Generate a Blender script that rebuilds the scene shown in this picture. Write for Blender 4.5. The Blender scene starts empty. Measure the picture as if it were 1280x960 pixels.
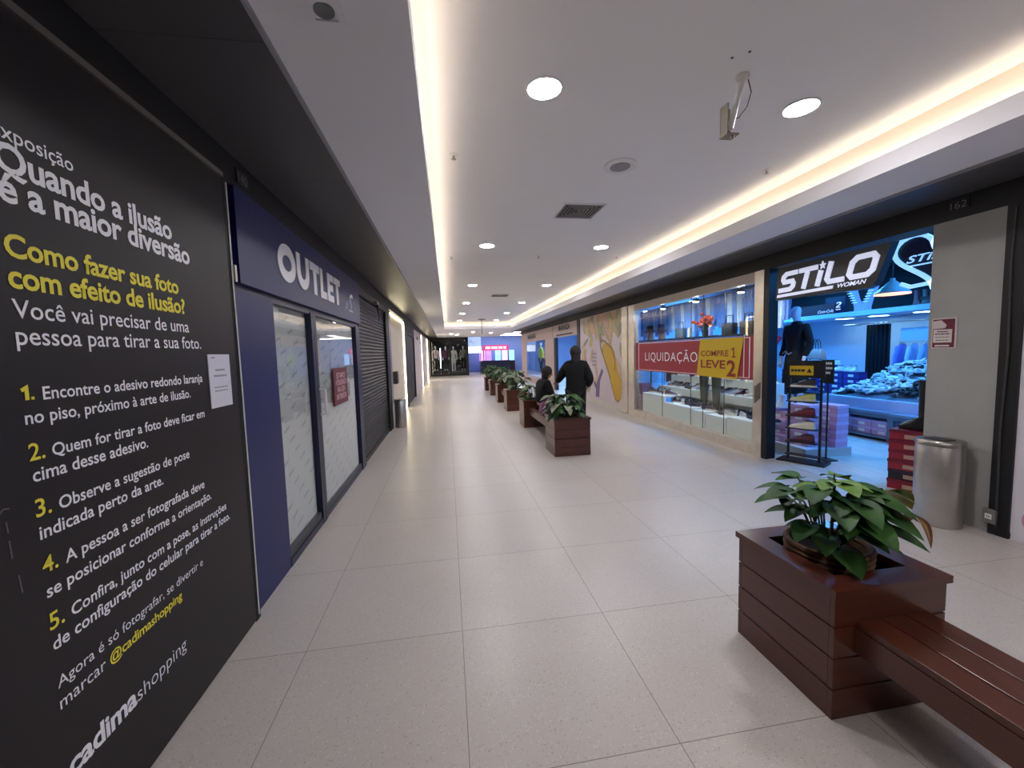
import bpy, bmesh, math, random
from mathutils import Vector, Matrix

# ---------------------------------------------------------------- camera, world, exposure
S = bpy.context.scene
COL = S.collection
PI = math.pi
F_PX, PITCH, ROLL, YAW, EYE = 507.04, 0.0771344, -0.0275669, 0.1555961, 1.5
_cy, _sy, _cp, _sp, _cr, _sr = math.cos(YAW), math.sin(YAW), math.cos(PITCH), math.sin(PITCH), math.cos(ROLL), math.sin(ROLL)
_fw = Vector((_sy*_cp, _cy*_cp, -_sp)); _r = Vector((_cy, -_sy, 0)); _u = _r.cross(_fw)
_r2 = _cr*_r + _sr*_u; _u2 = -_sr*_r + _cr*_u
cam = bpy.data.objects.new('camera', bpy.data.cameras.new('camera'))
COL.objects.link(cam)
cam.data.sensor_width = 36.0
cam.data.lens = 36.0*F_PX/1280.0
cam.data.clip_start = 0.02
cam.matrix_world = Matrix(((_r2.x, _u2.x, -_fw.x, 0), (_r2.y, _u2.y, -_fw.y, 0), (_r2.z, _u2.z, -_fw.z, EYE), (0, 0, 0, 1)))
S.camera = cam
S.view_settings.view_transform = 'Standard'
S.view_settings.look = 'None'
S.view_settings.exposure = 0.8
S.view_settings.gamma = 1.0
S.view_settings.use_curve_mapping = False
S.cycles.use_denoising = True
S.cycles.max_bounces = 8
S.cycles.sample_clamp_indirect = 6.0
W = bpy.data.worlds.new('world'); S.world = W; W.use_nodes = True
W.node_tree.nodes['Background'].inputs[0].default_value = (0.85, 0.9, 1.0, 1)
W.node_tree.nodes['Background'].inputs[1].default_value = 0.05
# light strengths of the place's own lamps
L_DOWN = 112.0        # downlight discs
L_COVE = 7.5        # warm strip in the ceiling trough
L_SHOP = 2.6         # scale of the shop interiors

XL, XR = -1.17, 4.12          # shopfront planes
ZC, ZB, ZT = 2.975, 2.67, 2.48  # ceiling, lower band, top of the shopfronts
random.seed(7)

# ---------------------------------------------------------------- helpers
def lin(c):
    o = []
    for v in c[:3]:
        v = v/255.0
        o.append(v/12.92 if v <= 0.04045 else ((v+0.055)/1.055)**2.4)
    return (o[0], o[1], o[2], 1.0)

_mats = {}
def M(name, col, rough=0.5, metal=0.0, var=0.06, scale=14.0, bump=0.0, emit=None, strength=0.0, spec=0.5, coat=0.0):
    if name in _mats: return _mats[name]
    m = bpy.data.materials.new(name); m.use_nodes = True; _mats[name] = m
    nt = m.node_tree; b = nt.nodes['Principled BSDF']; N = nt.nodes.new; L = nt.links.new
    c = lin(col)
    b.inputs['Base Color'].default_value = c
    b.inputs['Roughness'].default_value = rough
    b.inputs['Metallic'].default_value = metal
    b.inputs['Specular IOR Level'].default_value = spec
    b.inputs['Coat Weight'].default_value = coat
    if var > 0 or bump > 0:
        tc = N('ShaderNodeTexCoord'); nz = N('ShaderNodeTexNoise'); nz.inputs['Scale'].default_value = scale; nz.inputs['Detail'].default_value = 4
        L(tc.outputs['Object'], nz.inputs['Vector'])
        if var > 0:
            mr = N('ShaderNodeMapRange'); mr.inputs['To Min'].default_value = 1-var*1.6; mr.inputs['To Max'].default_value = 1+var*1.6
            L(nz.outputs['Fac'], mr.inputs['Value'])
            mx = N('ShaderNodeMix'); mx.data_type = 'RGBA'; mx.blend_type = 'MULTIPLY'; mx.inputs[0].default_value = 1
            mx.inputs[6].default_value = c; L(mr.outputs[0], mx.inputs[7]); L(mx.outputs[2], b.inputs['Base Color'])
        if bump > 0:
            bp = N('ShaderNodeBump'); bp.inputs['Strength'].default_value = bump; bp.inputs['Distance'].default_value = 0.01
            L(nz.outputs['Fac'], bp.inputs['Height']); L(bp.outputs[0], b.inputs['Normal'])
    if emit is not None:
        b.inputs['Emission Color'].default_value = lin(emit) if max(emit) > 1.01 else (*emit, 1)
        b.inputs['Emission Strength'].default_value = strength
    return m

class NG:
    """tiny node-maths helper"""
    def __init__(s, m): s.nt = m.node_tree
    def n(s, t): return s.nt.nodes.new(t)
    def l(s, a, b): s.nt.links.new(a, b)
    def m(s, op, a, b=0.0, c=0.0):
        n = s.n('ShaderNodeMath'); n.operation = op
        for i, v in enumerate((a, b, c)):
            if isinstance(v, (int, float)): n.inputs[i].default_value = v
            else: s.l(v, n.inputs[i])
        return n.outputs[0]
    def pos(s, obj=False):
        if obj: o = s.n('ShaderNodeTexCoord').outputs['Object']
        else: o = s.n('ShaderNodeNewGeometry').outputs['Position']
        x = s.n('ShaderNodeSeparateXYZ'); s.l(o, x.inputs[0]); return o, x.outputs[0], x.outputs[1], x.outputs[2]
    def mix(s, f, a, b):
        n = s.n('ShaderNodeMix'); n.data_type = 'RGBA'
        if isinstance(f, (int, float)): n.inputs[0].default_value = f
        else: s.l(f, n.inputs[0])
        for i, v in ((6, a), (7, b)):
            if isinstance(v, tuple): n.inputs[i].default_value = v
            else: s.l(v, n.inputs[i])
        return n.outputs[2]

class MB:
    def __init__(s): s.bm = bmesh.new()
    def box(s, x0, x1, y0, y1, z0, z1, rot=None, bev=0.0):
        t = bmesh.new(); bmesh.ops.create_cube(t, size=1)
        bmesh.ops.scale(t, vec=(x1-x0, y1-y0, z1-z0), verts=t.verts)
        if bev > 0: bmesh.ops.bevel(t, geom=t.edges[:], offset=bev, segments=2, affect='EDGES', profile=0.5)
        if rot is not None: bmesh.ops.transform(t, matrix=rot, verts=t.verts)
        bmesh.ops.translate(t, vec=((x0+x1)/2, (y0+y1)/2, (z0+z1)/2), verts=t.verts)
        s.add(t); return s
    def add(s, t):
        me = bpy.data.meshes.new('tmp'); t.to_mesh(me); t.free(); s.bm.from_mesh(me); bpy.data.meshes.remove(me)
    def face(s, pts):
        try: s.bm.faces.new([s.bm.verts.new(p) for p in pts])
        except ValueError: pass
        return s
    def loft(s, rings, caps=True, closed=True):
        R = [[s.bm.verts.new(p) for p in r] for r in rings]
        n = len(R[0])
        for a, b in zip(R[:-1], R[1:]):
            for i in range(n if closed else n-1):
                j = (i+1) % n
                s.bm.faces.new((a[i], a[j], b[j], b[i]))
        if caps and closed:
            s.bm.faces.new(R[0][::-1]); s.bm.faces.new(R[-1])
        return s
    def rings(s, secs, n=16, caps=True):
        """secs: (centre, rx, ry) with rings parallel to z=0"""
        return s.loft([[(c[0]+rx*math.cos(2*PI*i/n), c[1]+ry*math.sin(2*PI*i/n), c[2]) for i in range(n)] for c, rx, ry in secs], caps)
    def lathe(s, prof, n=24, c=(0, 0, 0), caps=True):
        return s.rings([((c[0], c[1], c[2]+z), r, r) for r, z in prof], n, caps)
    def tube(s, pts, r, n=8, r1=None):
        pts = [Vector(p) for p in pts]; rings = []
        d0 = (pts[1]-pts[0]).normalized()
        ref = Vector((0, 0, 1)) if abs(d0.z) < 0.9 else Vector((1, 0, 0))
        for k, p in enumerate(pts):
            d = (pts[min(k+1, len(pts)-1)]-pts[max(k-1, 0)]).normalized()
            u = (ref - d*ref.dot(d)).normalized(); v = d.cross(u); ref = u
            rr = r if r1 is None else r+(r1-r)*k/(len(pts)-1)
            rings.append([p+u*rr*math.cos(2*PI*i/n)+v*rr*math.sin(2*PI*i/n) for i in range(n)])
        return s.loft(rings)
    def prism(s, poly, y0, y1):
        """polygon in (x,z), extruded along y"""
        a = [s.bm.verts.new((p[0], y0, p[1])) for p in poly]; b = [s.bm.verts.new((p[0], y1, p[1])) for p in poly]
        n = len(poly)
        s.bm.faces.new(a); s.bm.faces.new(b[::-1])
        for i in range(n): s.bm.faces.new((a[i], b[i], b[(i+1) % n], a[(i+1) % n]))
        return s
    def prof(s, poly, y0, y1, conv=None):
        """polygon in (x,z) with y as long axis"""
        return s.prism(poly, y0, y1)
    def stroke(s, pts, w, y0, y1, closed=False):
        """ribbon of width w along a 2-D (x,z) path, extruded in y"""
        P = [Vector((p[0], p[1])) for p in pts]; n = len(P); Lf, Rt = [], []
        for i in range(n):
            a = P[(i-1) % n] if (closed or i > 0) else None
            b = P[(i+1) % n] if (closed or i < n-1) else None
            d1 = (P[i]-a).normalized() if a is not None else (b-P[i]).normalized()
            d2 = (b-P[i]).normalized() if b is not None else d1
            t = d1+d2
            t = t.normalized() if t.length > 1e-6 else d1
            nrm = Vector((-t.y, t.x)); k = max(0.35, nrm.dot(Vector((-d1.y, d1.x))))
            Lf.append(P[i]+nrm*w/2/k); Rt.append(P[i]-nrm*w/2/k)
        rng = range(n) if closed else range(n-1)
        for i in rng:
            j = (i+1) % n
            s.prism([Lf[i], Lf[j], Rt[j], Rt[i]], y0, y1)
        return s
    def xf(s, m): bmesh.ops.transform(s.bm, matrix=m, verts=s.bm.verts); return s
    def ball(s, c, rx, ry=None, rz=None, n=16):
        t = bmesh.new(); bmesh.ops.create_uvsphere(t, u_segments=n, v_segments=max(6, n//2), radius=1)
        bmesh.ops.scale(t, vec=(rx, ry or rx, rz or rx), verts=t.verts); bmesh.ops.translate(t, vec=c, verts=t.verts)
        s.add(t); return s
    def build(s, name, mat, parent=None, smooth=False, loc=None):
        bmesh.ops.recalc_face_normals(s.bm, faces=s.bm.faces)
        me = bpy.data.meshes.new(name); s.bm.to_mesh(me); s.bm.free()
        if mat is not None: me.materials.append(mat)
        if smooth:
            for p in me.polygons: p.use_smooth = True
            me.set_sharp_from_angle(angle=math.radians(40))
        o = bpy.data.objects.new(name, me); COL.objects.link(o)
        if parent is not None: o.parent = parent
        if loc: o.location = loc
        return o

def B(name, mat, parent, *boxes, bev=0.0):
    m = MB()
    for b in boxes: m.box(*b, bev=bev)
    return m.build(name, mat, parent)
def tag(o, label=None, cat=None, group=None, kind=None):
    if label: o['label'] = label
    if cat: o['category'] = cat
    if group: o['group'] = group
    if kind: o['kind'] = kind
    return o
def thing(name, label, cat, loc=(0, 0, 0), rz=0.0, group=None):
    o = bpy.data.objects.new(name, None); o.empty_display_size = 0.1; COL.objects.link(o)
    o.location = loc; o.rotation_euler = (0, 0, rz)
    return tag(o, label, cat, group)
def struct(name, mb, mat, parent=None):
    o = mb.build(name, mat, parent)
    if parent is None: o['kind'] = 'structure'
    return o
def dup(o, parent=None):
    c = o.copy(); COL.objects.link(c); c.parent = parent
    for ch in list(o.children): dup(ch, c)
    return c
def place(o, loc, rz=0.0, label=None, sc=None):
    o.location = loc; o.rotation_euler = (0, 0, rz)
    if sc: o.scale = (sc, sc, sc)
    if label: o['label'] = label
    return o
LEFT, RIGHT = PI/2, -PI/2      # rotation of things that face the hall from the left / right wall
def lw(y, z=0.0, x=XL): return (x, y, z)
def rw(y, z=0.0, x=XR): return (x, y, z)

_fontcache = {}
def text(name, s, mat, parent, x, z, w, y=-0.003, cap=None, bold=0.0, shear=0.0, thick=0.002, align='L', rise=0.0, space=1.0):
    """lettering in the parent's local x-z plane, baseline at z, fitted to width w"""
    cu = bpy.data.curves.new('lettering', 'FONT'); cu.body = s; cu.resolution_u = 3; cu.offset = bold; cu.shear = shear; cu.space_character = space
    ob = bpy.data.objects.new('lettering', cu); COL.objects.link(ob)
    bpy.context.view_layer.update()
    dg = bpy.context.evaluated_depsgraph_get()
    me = bpy.data.meshes.new_from_object(ob.evaluated_get(dg))
    bpy.data.objects.remove(ob); bpy.data.curves.remove(cu)
    xs = [v.co.x for v in me.vertices]; x0, x1 = min(xs), max(xs); k = w/(x1-x0)
    kz = k if cap is None else cap/0.729
    for v in me.vertices:
        px, pz = (v.co.x-x0)*k, v.co.y*kz
        v.co = Vector((x+px-(w/2 if align == 'C' else 0), y, z+pz+rise*px))
    me.materials.append(mat); me.name = name
    o = bpy.data.objects.new(name, me); COL.objects.link(o); o.parent = parent
    return o

def smudge(name, mat, parent, xc, z, w, h, y, seed=0):
    """a printed line too small to read: a row of short word-like bars centred on xc"""
    rd_ = random.Random(seed+int(z*1000)); m = MB(); x = xc-w/2
    while x < xc+w/2-0.002:
        l = min(w*rd_.uniform(0.14, 0.3), xc+w/2-x)
        m.box(x, x+l, y, y+0.0008, z, z+h); x += l+w*0.045
    return m.build(name, mat, parent)

# ---------------------------------------------------------------- materials of the setting
def floor_mat():
    m = bpy.data.materials.new('terrazzo tiles'); m.use_nodes = True; g = NG(m); b = m.node_tree.nodes['Principled BSDF']
    pos, x, y, z = g.pos()
    T = 0.7961
    u = g.m('DIVIDE', g.m('ADD', x, 0.774+T*20), T); v = g.m('DIVIDE', g.m('SUBTRACT', y, 1.322-T*20), T)
    fu, fv = g.m('FRACT', u), g.m('FRACT', v)
    eu = g.m('MINIMUM', fu, g.m('SUBTRACT', 1.0, fu)); ev = g.m('MINIMUM', fv, g.m('SUBTRACT', 1.0, fv))
    gr = g.m('LESS_THAN', g.m('MINIMUM', eu, ev), 0.0022)
    cell = g.n('ShaderNodeCombineXYZ'); g.l(g.m('FLOOR', u), cell.inputs[0]); g.l(g.m('FLOOR', v), cell.inputs[1])
    wn = g.n('ShaderNodeTexWhiteNoise'); wn.noise_dimensions = '3D'; g.l(cell.outputs[0], wn.inputs['Vector'])
    n1 = g.n('ShaderNodeTexNoise'); n1.inputs['Scale'].default_value = 2.2; n1.inputs['Detail'].default_value = 5; g.l(pos, n1.inputs['Vector'])
    n2 = g.n('ShaderNodeTexNoise'); n2.inputs['Scale'].default_value = 60; n2.inputs['Detail'].default_value = 3; g.l(pos, n2.inputs['Vector'])
    base = g.mix(n1.outputs['Fac'], lin((188, 180, 176)), lin((204, 197, 192)))
    base = g.mix(g.m('MULTIPLY', wn.outputs['Value'], 0.25), base, lin((178, 170, 166)))
    base = g.mix(g.m('MULTIPLY', n2.outputs['Fac'], 0.3), base, lin((214, 206, 200)))
    def spk(scale, thr, col, f, base):
        vo = g.n('ShaderNodeTexVoronoi'); vo.inputs['Scale'].default_value = scale; g.l(pos, vo.inputs['Vector'])
        sep = g.n('ShaderNodeSeparateColor'); g.l(vo.outputs['Color'], sep.inputs[0])
        k = g.m('MULTIPLY', g.m('LESS_THAN', vo.outputs['Distance'], g.m('MULTIPLY', sep.outputs[0], thr)), g.m('GREATER_THAN', sep.outputs[1], 0.45))
        return g.mix(g.m('MULTIPLY', k, f), base, lin(col))
    base = spk(120, 0.34, (128, 120, 114), 0.5, base)
    base = spk(95, 0.40, (226, 220, 214), 0.45, base)
    base = spk(60, 0.26, (136, 126, 118), 0.45, base)
    base = g.mix(g.m('MULTIPLY', gr, 0.75), base, lin((96, 88, 82)))
    g.l(base, b.inputs['Base Color'])
    r = g.n('ShaderNodeMapRange'); g.l(n1.outputs['Fac'], r.inputs['Value']); r.inputs['To Min'].default_value = 0.26; r.inputs['To Max'].default_value = 0.40
    g.l(r.outputs[0], b.inputs['Roughness']); b.inputs['Specular IOR Level'].default_value = 0.5
    return m
def shop_floor_mat():
    m = bpy.data.materials.new('pale plank floor'); m.use_nodes = True; g = NG(m); b = m.node_tree.nodes['Principled BSDF']
    pos, x, y, z = g.pos()
    mp = g.n('ShaderNodeMapping'); mp.inputs['Scale'].default_value = (9, 1.0, 1); g.l(pos, mp.inputs['Vector'])
    n = g.n('ShaderNodeTexNoise'); n.inputs['Scale'].default_value = 2.0; n.inputs['Detail'].default_value = 5; g.l(mp.outputs[0], n.inputs['Vector'])
    base = g.mix(n.outputs['Fac'], lin((150, 150, 150)), lin((232, 230, 226)))
    f = g.m('FRACT', g.m('DIVIDE', x, 0.18)); base = g.mix(g.m('MULTIPLY', g.m('LESS_THAN', f, 0.02), 0.5), base, lin((90, 88, 86)))
    g.l(base, b.inputs['Base Color']); b.inputs['Roughness'].default_value = 0.3
    return m
def paper_mat():
    """white wrapping paper printed with rows of small slanted grey marks"""
    m = bpy.data.materials.new('printed white paper'); m.use_nodes = True; g = NG(m); b = m.node_tree.nodes['Principled BSDF']
    pos, x, y, z = g.pos(True)
    row = g.m('DIVIDE', g.m('ADD', z, g.m('MULTIPLY', x, -0.28)), 0.115); ri = g.m('FLOOR', row)
    col = g.m('ADD', g.m('DIVIDE', x, 0.26), g.m('MULTIPLY', ri, 0.37))
    fr, fc = g.m('FRACT', row), g.m('FRACT', col)
    k = g.m('MULTIPLY', g.m('LESS_THAN', g.m('ABSOLUTE', g.m('SUBTRACT', fr, 0.5)), 0.10), g.m('LESS_THAN', g.m('ABSOLUTE', g.m('SUBTRACT', fc, 0.5)), 0.22))
    n = g.n('ShaderNodeTexNoise'); n.inputs['Scale'].default_value = 90; g.l(pos, n.inputs['Vector'])
    k = g.m('MULTIPLY', k, g.m('GREATER_THAN', n.outputs['Fac'], 0.42))
    g.l(g.mix(g.m('MULTIPLY', k, 0.5), lin((222, 222, 224)), lin((120, 122, 128))), b.inputs['Base Color'])
    b.inputs['Roughness'].default_value = 0.7
    return m
def wood_mat(name, along='x'):
    m = bpy.data.materials.new(name); m.use_nodes = True; g = NG(m); b = m.node_tree.nodes['Principled BSDF']
    pos, x, y, z = g.pos(True)
    mp = g.n('ShaderNodeMapping'); sc = {'x': (1.5, 22, 22), 'y': (22, 1.5, 22)}[along]; mp.inputs['Scale'].default_value = sc; g.l(pos, mp.inputs['Vector'])
    n = g.n('ShaderNodeTexNoise'); n.inputs['Scale'].default_value = 2.5; n.inputs['Detail'].default_value = 6; n.inputs['Distortion'].default_value = 0.6; g.l(mp.outputs[0], n.inputs['Vector'])
    n2 = g.n('ShaderNodeTexNoise'); n2.inputs['Scale'].default_value = 3.0; g.l(pos, n2.inputs['Vector'])
    base = g.mix(n.outputs['Fac'], lin((62, 27, 18)), lin((102, 52, 34)))
    base = g.mix(g.m('MULTIPLY', n2.outputs['Fac'], 0.5), base, lin((80, 36, 24)))
    g.l(base, b.inputs['Base Color']); b.inputs['Roughness'].default_value = 0.32; b.inputs['Coat Weight'].default_value = 0.25; b.inputs['Coat Roughness'].default_value = 0.18
    return m
def glass_mat():
    m = bpy.data.materials.new('clear pane'); m.use_nodes = True; nt = m.node_tree; nt.nodes.clear(); g = NG(m)
    out = g.n('ShaderNodeOutputMaterial'); t = g.n('ShaderNodeBsdfTransparent'); t.inputs[0].default_value = (0.93, 0.95, 0.95, 1)
    gl = g.n('ShaderNodeBsdfGlossy'); gl.inputs['Roughness'].default_value = 0.02; ge = g.n('ShaderNodeNewGeometry'); vm = g.n('ShaderNodeVectorMath'); vm.operation = 'DOT_PRODUCT'; g.l(ge.outputs['Normal'], vm.inputs[0]); g.l(ge.outputs['Incoming'], vm.inputs[1])
    fz = g.m('ADD', 0.035, g.m('MULTIPLY', 0.9, g.m('POWER', g.m('SUBTRACT', 1.0, g.m('ABSOLUTE', vm.outputs['Value'])), 5.0)))
    mx = g.n('ShaderNodeMixShader'); g.l(fz, mx.inputs[0]); g.l(t.outputs[0], mx.inputs[1]); g.l(gl.outputs[0], mx.inputs[2]); g.l(mx.outputs[0], out.inputs[0])
    return m
def blotch_mat():
    """white hoarding with black and pink leaf-like blotches"""
    m = bpy.data.materials.new('white print with black and pink blotches'); m.use_nodes = True; g = NG(m); b = m.node_tree.nodes['Principled BSDF']
    pos, x, y, z = g.pos(True)
    mp = g.n('ShaderNodeMapping'); mp.inputs['Scale'].default_value = (6, 1, 4.6); mp.inputs['Rotation'].default_value = (0, 0.5, 0); g.l(pos, mp.inputs['Vector'])
    v = g.n('ShaderNodeTexVoronoi'); v.feature = 'SMOOTH_F1'; v.inputs['Scale'].default_value = 1.0; v.inputs['Smoothness'].default_value = 0.3; g.l(mp.outputs[0], v.inputs['Vector'])
    sp = g.n('ShaderNodeSeparateColor'); g.l(v.outputs['Color'], sp.inputs[0])
    blob = g.m('LESS_THAN', v.outputs['Distance'], 0.40)
    c = g.mix(g.m('GREATER_THAN', sp.outputs[0], 0.66), lin((16, 15, 22)), lin((205, 150, 190)))
    g.l(g.mix(blob, lin((228, 224, 232)), c), b.inputs['Base Color']); b.inputs['Roughness'].default_value = 0.5
    return m
def stain_mat():
    """pale grey-green plaster with a darker upper part"""
    m = bpy.data.materials.new('grey plaster'); m.use_nodes = True; g = NG(m); b = m.node_tree.nodes['Principled BSDF']
    pos, x, y, z = g.pos()
    n = g.n('ShaderNodeTexNoise'); n.inputs['Scale'].default_value = 3; n.inputs['Detail'].default_value = 6; g.l(pos, n.inputs['Vector'])
    base = g.mix(n.outputs['Fac'], lin((146, 146, 142)), lin((172, 172, 167)))
    g.l(base, b.inputs['Base Color']); b.inputs['Roughness'].default_value = 0.75
    return m

m_floor = floor_mat(); m_shopfloor = shop_floor_mat(); m_paper = paper_mat(); m_glass = glass_mat(); m_blotch = blotch_mat(); m_plaster = stain_mat()
m_wx, m_wy = wood_mat('stained hardwood boards', 'x'), wood_mat('stained hardwood seat', 'y')
m_ceil = M('white ceiling paint', (243, 242, 242), 0.75, var=0.015, scale=2)
m_band = M('ceiling band paint', (232, 231, 236), 0.7, var=0.015, scale=2)
m_soffit = M('charcoal soffit panels', (72, 70, 72), 0.42, var=0.05, scale=3)
m_beam = M('black beam paint', (24, 23, 25), 0.55, var=0.1, scale=6)
m_trough = M('trough paint', (228, 222, 212), 0.7, var=0.0)
m_black = M('matt black', (17, 17, 19), 0.5, var=0.1)
m_steel = M('brushed steel', (178, 174, 168), 0.33, 1.0, var=0.08, scale=30)
m_steelwarm = M('polished steel cladding', (222, 212, 198), 0.28, 0.6, var=0.12, scale=8)
m_white = M('white satin', (232, 232, 232), 0.4, var=0.02)
m_ink = M('dark ink', (40, 40, 46), 0.6, var=0)
m_led = M('warm strip light', (255, 240, 220), 0.5, var=0, emit=(1.0, 0.86, 0.70), strength=L_COVE)
m_down = M('downlight diffuser', (255, 250, 240), 0.5, var=0, emit=(1.0, 0.975, 1.0), strength=L_DOWN)
m_blue = M('navy laminate', (22, 30, 90), 0.42, var=0.05, scale=4, spec=0.35)
m_navy = M('dark navy frame', (20, 24, 58), 0.4, var=0.05)

# ---------------------------------------------------------------- setting: floor, ceiling, walls
Y0, Y1, YT = -5.5, 28.5, 19.2     # near end of the hall, far wall, far end of the ceiling tray
XA, XB = -0.084, 3.03             # inner edges of the lowered bands
struct('floor', MB().box(XL-0.2, XR+0.2, Y0, 34.0, -0.1, 0.0).box(XR+0.2, 9.0, 22.5, 34.0, -0.1, 0.0), m_floor)
c = MB()
c.box(0.03-0.06, 2.93, Y0, YT-0.17, ZC, ZC+0.05)                       # flat centre of the tray
struct('ceiling', c, m_ceil)
t = MB()
for x0, x1 in ((-0.2, -0.03), (2.93, 3.15)): t.box(x0, x1, Y0, YT, ZC+0.022, ZC+0.06)   # raised slot round the centre
t.box(-0.2, 3.15, YT-0.17, YT+0.12, ZC+0.022, ZC+0.06)
for x0, x1 in ((-0.24, -0.2), (3.15, 3.19)): t.box(x0, x1, Y0, YT+0.16, ZB+0.02, ZC+0.06)
t.box(-0.2, 3.15, YT+0.12, YT+0.16, ZB+0.02, ZC+0.06)
struct('trim_1', t, m_trough)
t = MB()
t.box(-0.606, XA, Y0, YT, ZB, ZB+0.02).box(XA-0.014, XA, Y0, YT, ZB+0.02, ZB+0.125)
t.box(XB, 3.556, Y0, YT, ZB, ZB+0.02).box(XB, XB+0.014, Y0, YT, ZB+0.02, ZB+0.125)
t.box(-0.606, 3.556, YT, Y1+0.3, ZB, ZB+0.02).box(XA, XB, YT, YT+0.014, ZB+0.02, ZB+0.125)
struct('ceiling_band', t, m_band)
for nm, x0, x1, yend in (('trim_2', XL-0.1, -0.606, Y1), ('trim_3', 3.556, XR+0.15, 22.5)):
    t = MB(); y = Y0
    while y < yend:
        t.box(x0, x1, y, min(y+1.1975, yend), ZB-0.012, ZB+0.02); y += 1.2
    struct(nm, t, m_soffit)
t = MB(); t.box(-0.612, -0.598, Y0, Y1, ZB-0.02, ZB+0.02); t.box(3.549, 3.563, Y0, 22.5, ZB-0.02, ZB+0.02)
struct('trim_4', t, M('pale edge profile', (150, 150, 154), 0.5, var=0))
# closing surfaces above and behind
struct('wall_back', MB().box(XL-0.2, XR+0.2, Y0-0.1, Y0, 0, 3.1), M('back wall paint', (120, 116, 112), 0.7))
# black beams over the shopfronts
struct('trim_5', MB().box(XL-0.25, XL+0.004, Y0, Y1, ZT, ZB-0.012), m_beam)
struct('trim_6', MB().box(XR-0.004, XR+0.25, Y0, 22.5, ZT, ZB-0.012), m_beam)
# solid dark walls behind the left shopfronts
struct('wall_left', MB().box(XL-0.25, XL-0.13, Y0, Y1, 0, ZT), M('dark wall behind shopfronts', (40, 38, 40), 0.8))

# strips of warm light lying in the ceiling trough
for nm, lab, bx in (('cove_light', 'warm strip light along the left edge of the raised ceiling', (-0.145, -0.115, Y0, YT+0.05, ZB+0.098, ZB+0.100)),
                    ('cove_light', 'warm strip light along the right edge of the raised ceiling', (3.061, 3.091, Y0, YT+0.05, ZB+0.098, ZB+0.100)),
                    ('cove_light', 'warm strip light across the far end of the raised ceiling', (-0.1, 3.05, YT+0.03, YT+0.06, ZB+0.098, ZB+0.100))):
    o = B(nm, m_led, None, bx); tag(o, lab, 'light', 'strip lights round the raised ceiling')

# ---------------------------------------------------------------- ceiling fittings
def downlight():
    r = thing('ceiling_downlight', 'x', 'ceiling light', group='round ceiling downlights')
    MB().lathe([(0.102, 0), (0.106, -0.006), (0.094, -0.009), (0.092, 0.0)], 28, caps=False).build('trim_ring', m_white, r, True)
    MB().lathe([(0.0925, -0.001), (0.0925, -0.006)], 28).build('diffuser', m_down, r)
    return r
proto = None
rows = [(-0.95, 'behind'), (2.33, 'first'), (5.67, 'second'), (8.9, 'third'), (11.95, 'fourth'), (15.05, 'fifth'), (18.25, 'sixth')]
for y, w in rows:
    for x, sd in ((0.595, 'left'), (2.235, 'right')):
        o = proto if proto is None else dup(proto)
        if o is None: o = proto = downlight()
        place(o, (x, y, ZC), 0, 'round lit downlight, %s from the camera in the %s row of the raised ceiling' % (w, sd) if w != 'behind' else 'round lit downlight of the %s row just behind the viewer' % sd)
for x, y, w in ((0.26, 23.4, 'nearest the dark clothes shop on the left'), (0.62, 25.0, 'second from the left'), (1.41, 22.1, 'beside the hanging sign rod'), (2.52, 23.4, 'rightmost')):
    place(dup(proto), (x, y, ZB), 0, 'round lit downlight in the low far ceiling, %s' % w)
def vent(loc, lab):
    r = thing('air_vent', lab, 'air vent', loc, group='ceiling air vents'); a = 0.22
    f = MB()
    for s in (1, -1):
        f.box(-a, a, s*a-0.014 if s > 0 else -a-0.0, a if s > 0 else -a+0.014, -0.014, 0.0)
        f.box(s*a-0.014 if s > 0 else -a, a if s > 0 else -a+0.014, -a+0.014, a-0.014, -0.014, 0.0)
    f.build('frame', m_band, r)
    B('throat', m_black, r, (-a+0.015, a-0.015, -a+0.015, a-0.015, -0.004, -0.001))
    g = MB()
    for k in range(6):
        q = a-0.035-k*0.034
        for s in (1, -1):
            g.box(-q, q, s*q-0.004, s*q+0.004, -0.013, -0.003, Matrix.Rotation(s*0.6, 3, 'X').to_4x4())
            g.box(s*q-0.004, s*q+0.004, -q, q, -0.013, -0.003, Matrix.Rotation(-s*0.6, 3, 'Y').to_4x4())
    g.build('louvre', M('vent louvre grey', (150, 146, 146), 0.5), r)
vent((1.43, 4.24, ZC), 'square louvred air vent in the ceiling, near one by the round speaker')
vent((1.39, 10.45, ZC), 'square louvred air vent farther down the ceiling between downlights')
r = thing('ceiling_speaker', 'round white ceiling speaker with grey mesh centre', 'speaker', (1.43, 3.2, ZC))
MB().lathe([(0.128, 0), (0.13, -0.01), (0.118, -0.018), (0.075, -0.012)], 32, caps=False).build('rim', m_white, r, True)
MB().lathe([(0.08, -0.006), (0.078, -0.016), (0.03, -0.02)], 32).build('grille', M('speaker mesh', (150, 148, 150), 0.7, var=0.3, scale=220), r, True)
r = thing('square_downlight', 'unlit square recessed spotlight in the grey left ceiling band', 'ceiling light', (-0.365, 1.537, ZB))
B('frame', m_band, r, (-0.06, 0.06, -0.06, -0.038, -0.008, 0), (-0.06, 0.06, 0.038, 0.06, -0.008, 0), (-0.06, -0.038, -0.038, 0.038, -0.008, 0), (0.038, 0.06, -0.038, 0.038, -0.008, 0))
B('plate', m_band, r, (-0.038, 0.038, -0.038, 0.038, -0.003, 0))
MB().lathe([(0.034, -0.003), (0.034, -0.006), (0.022, -0.004)], 24).build('lens', M('grey lamp lens', (110, 110, 110), 0.2, var=0.1), r, True)
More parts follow.
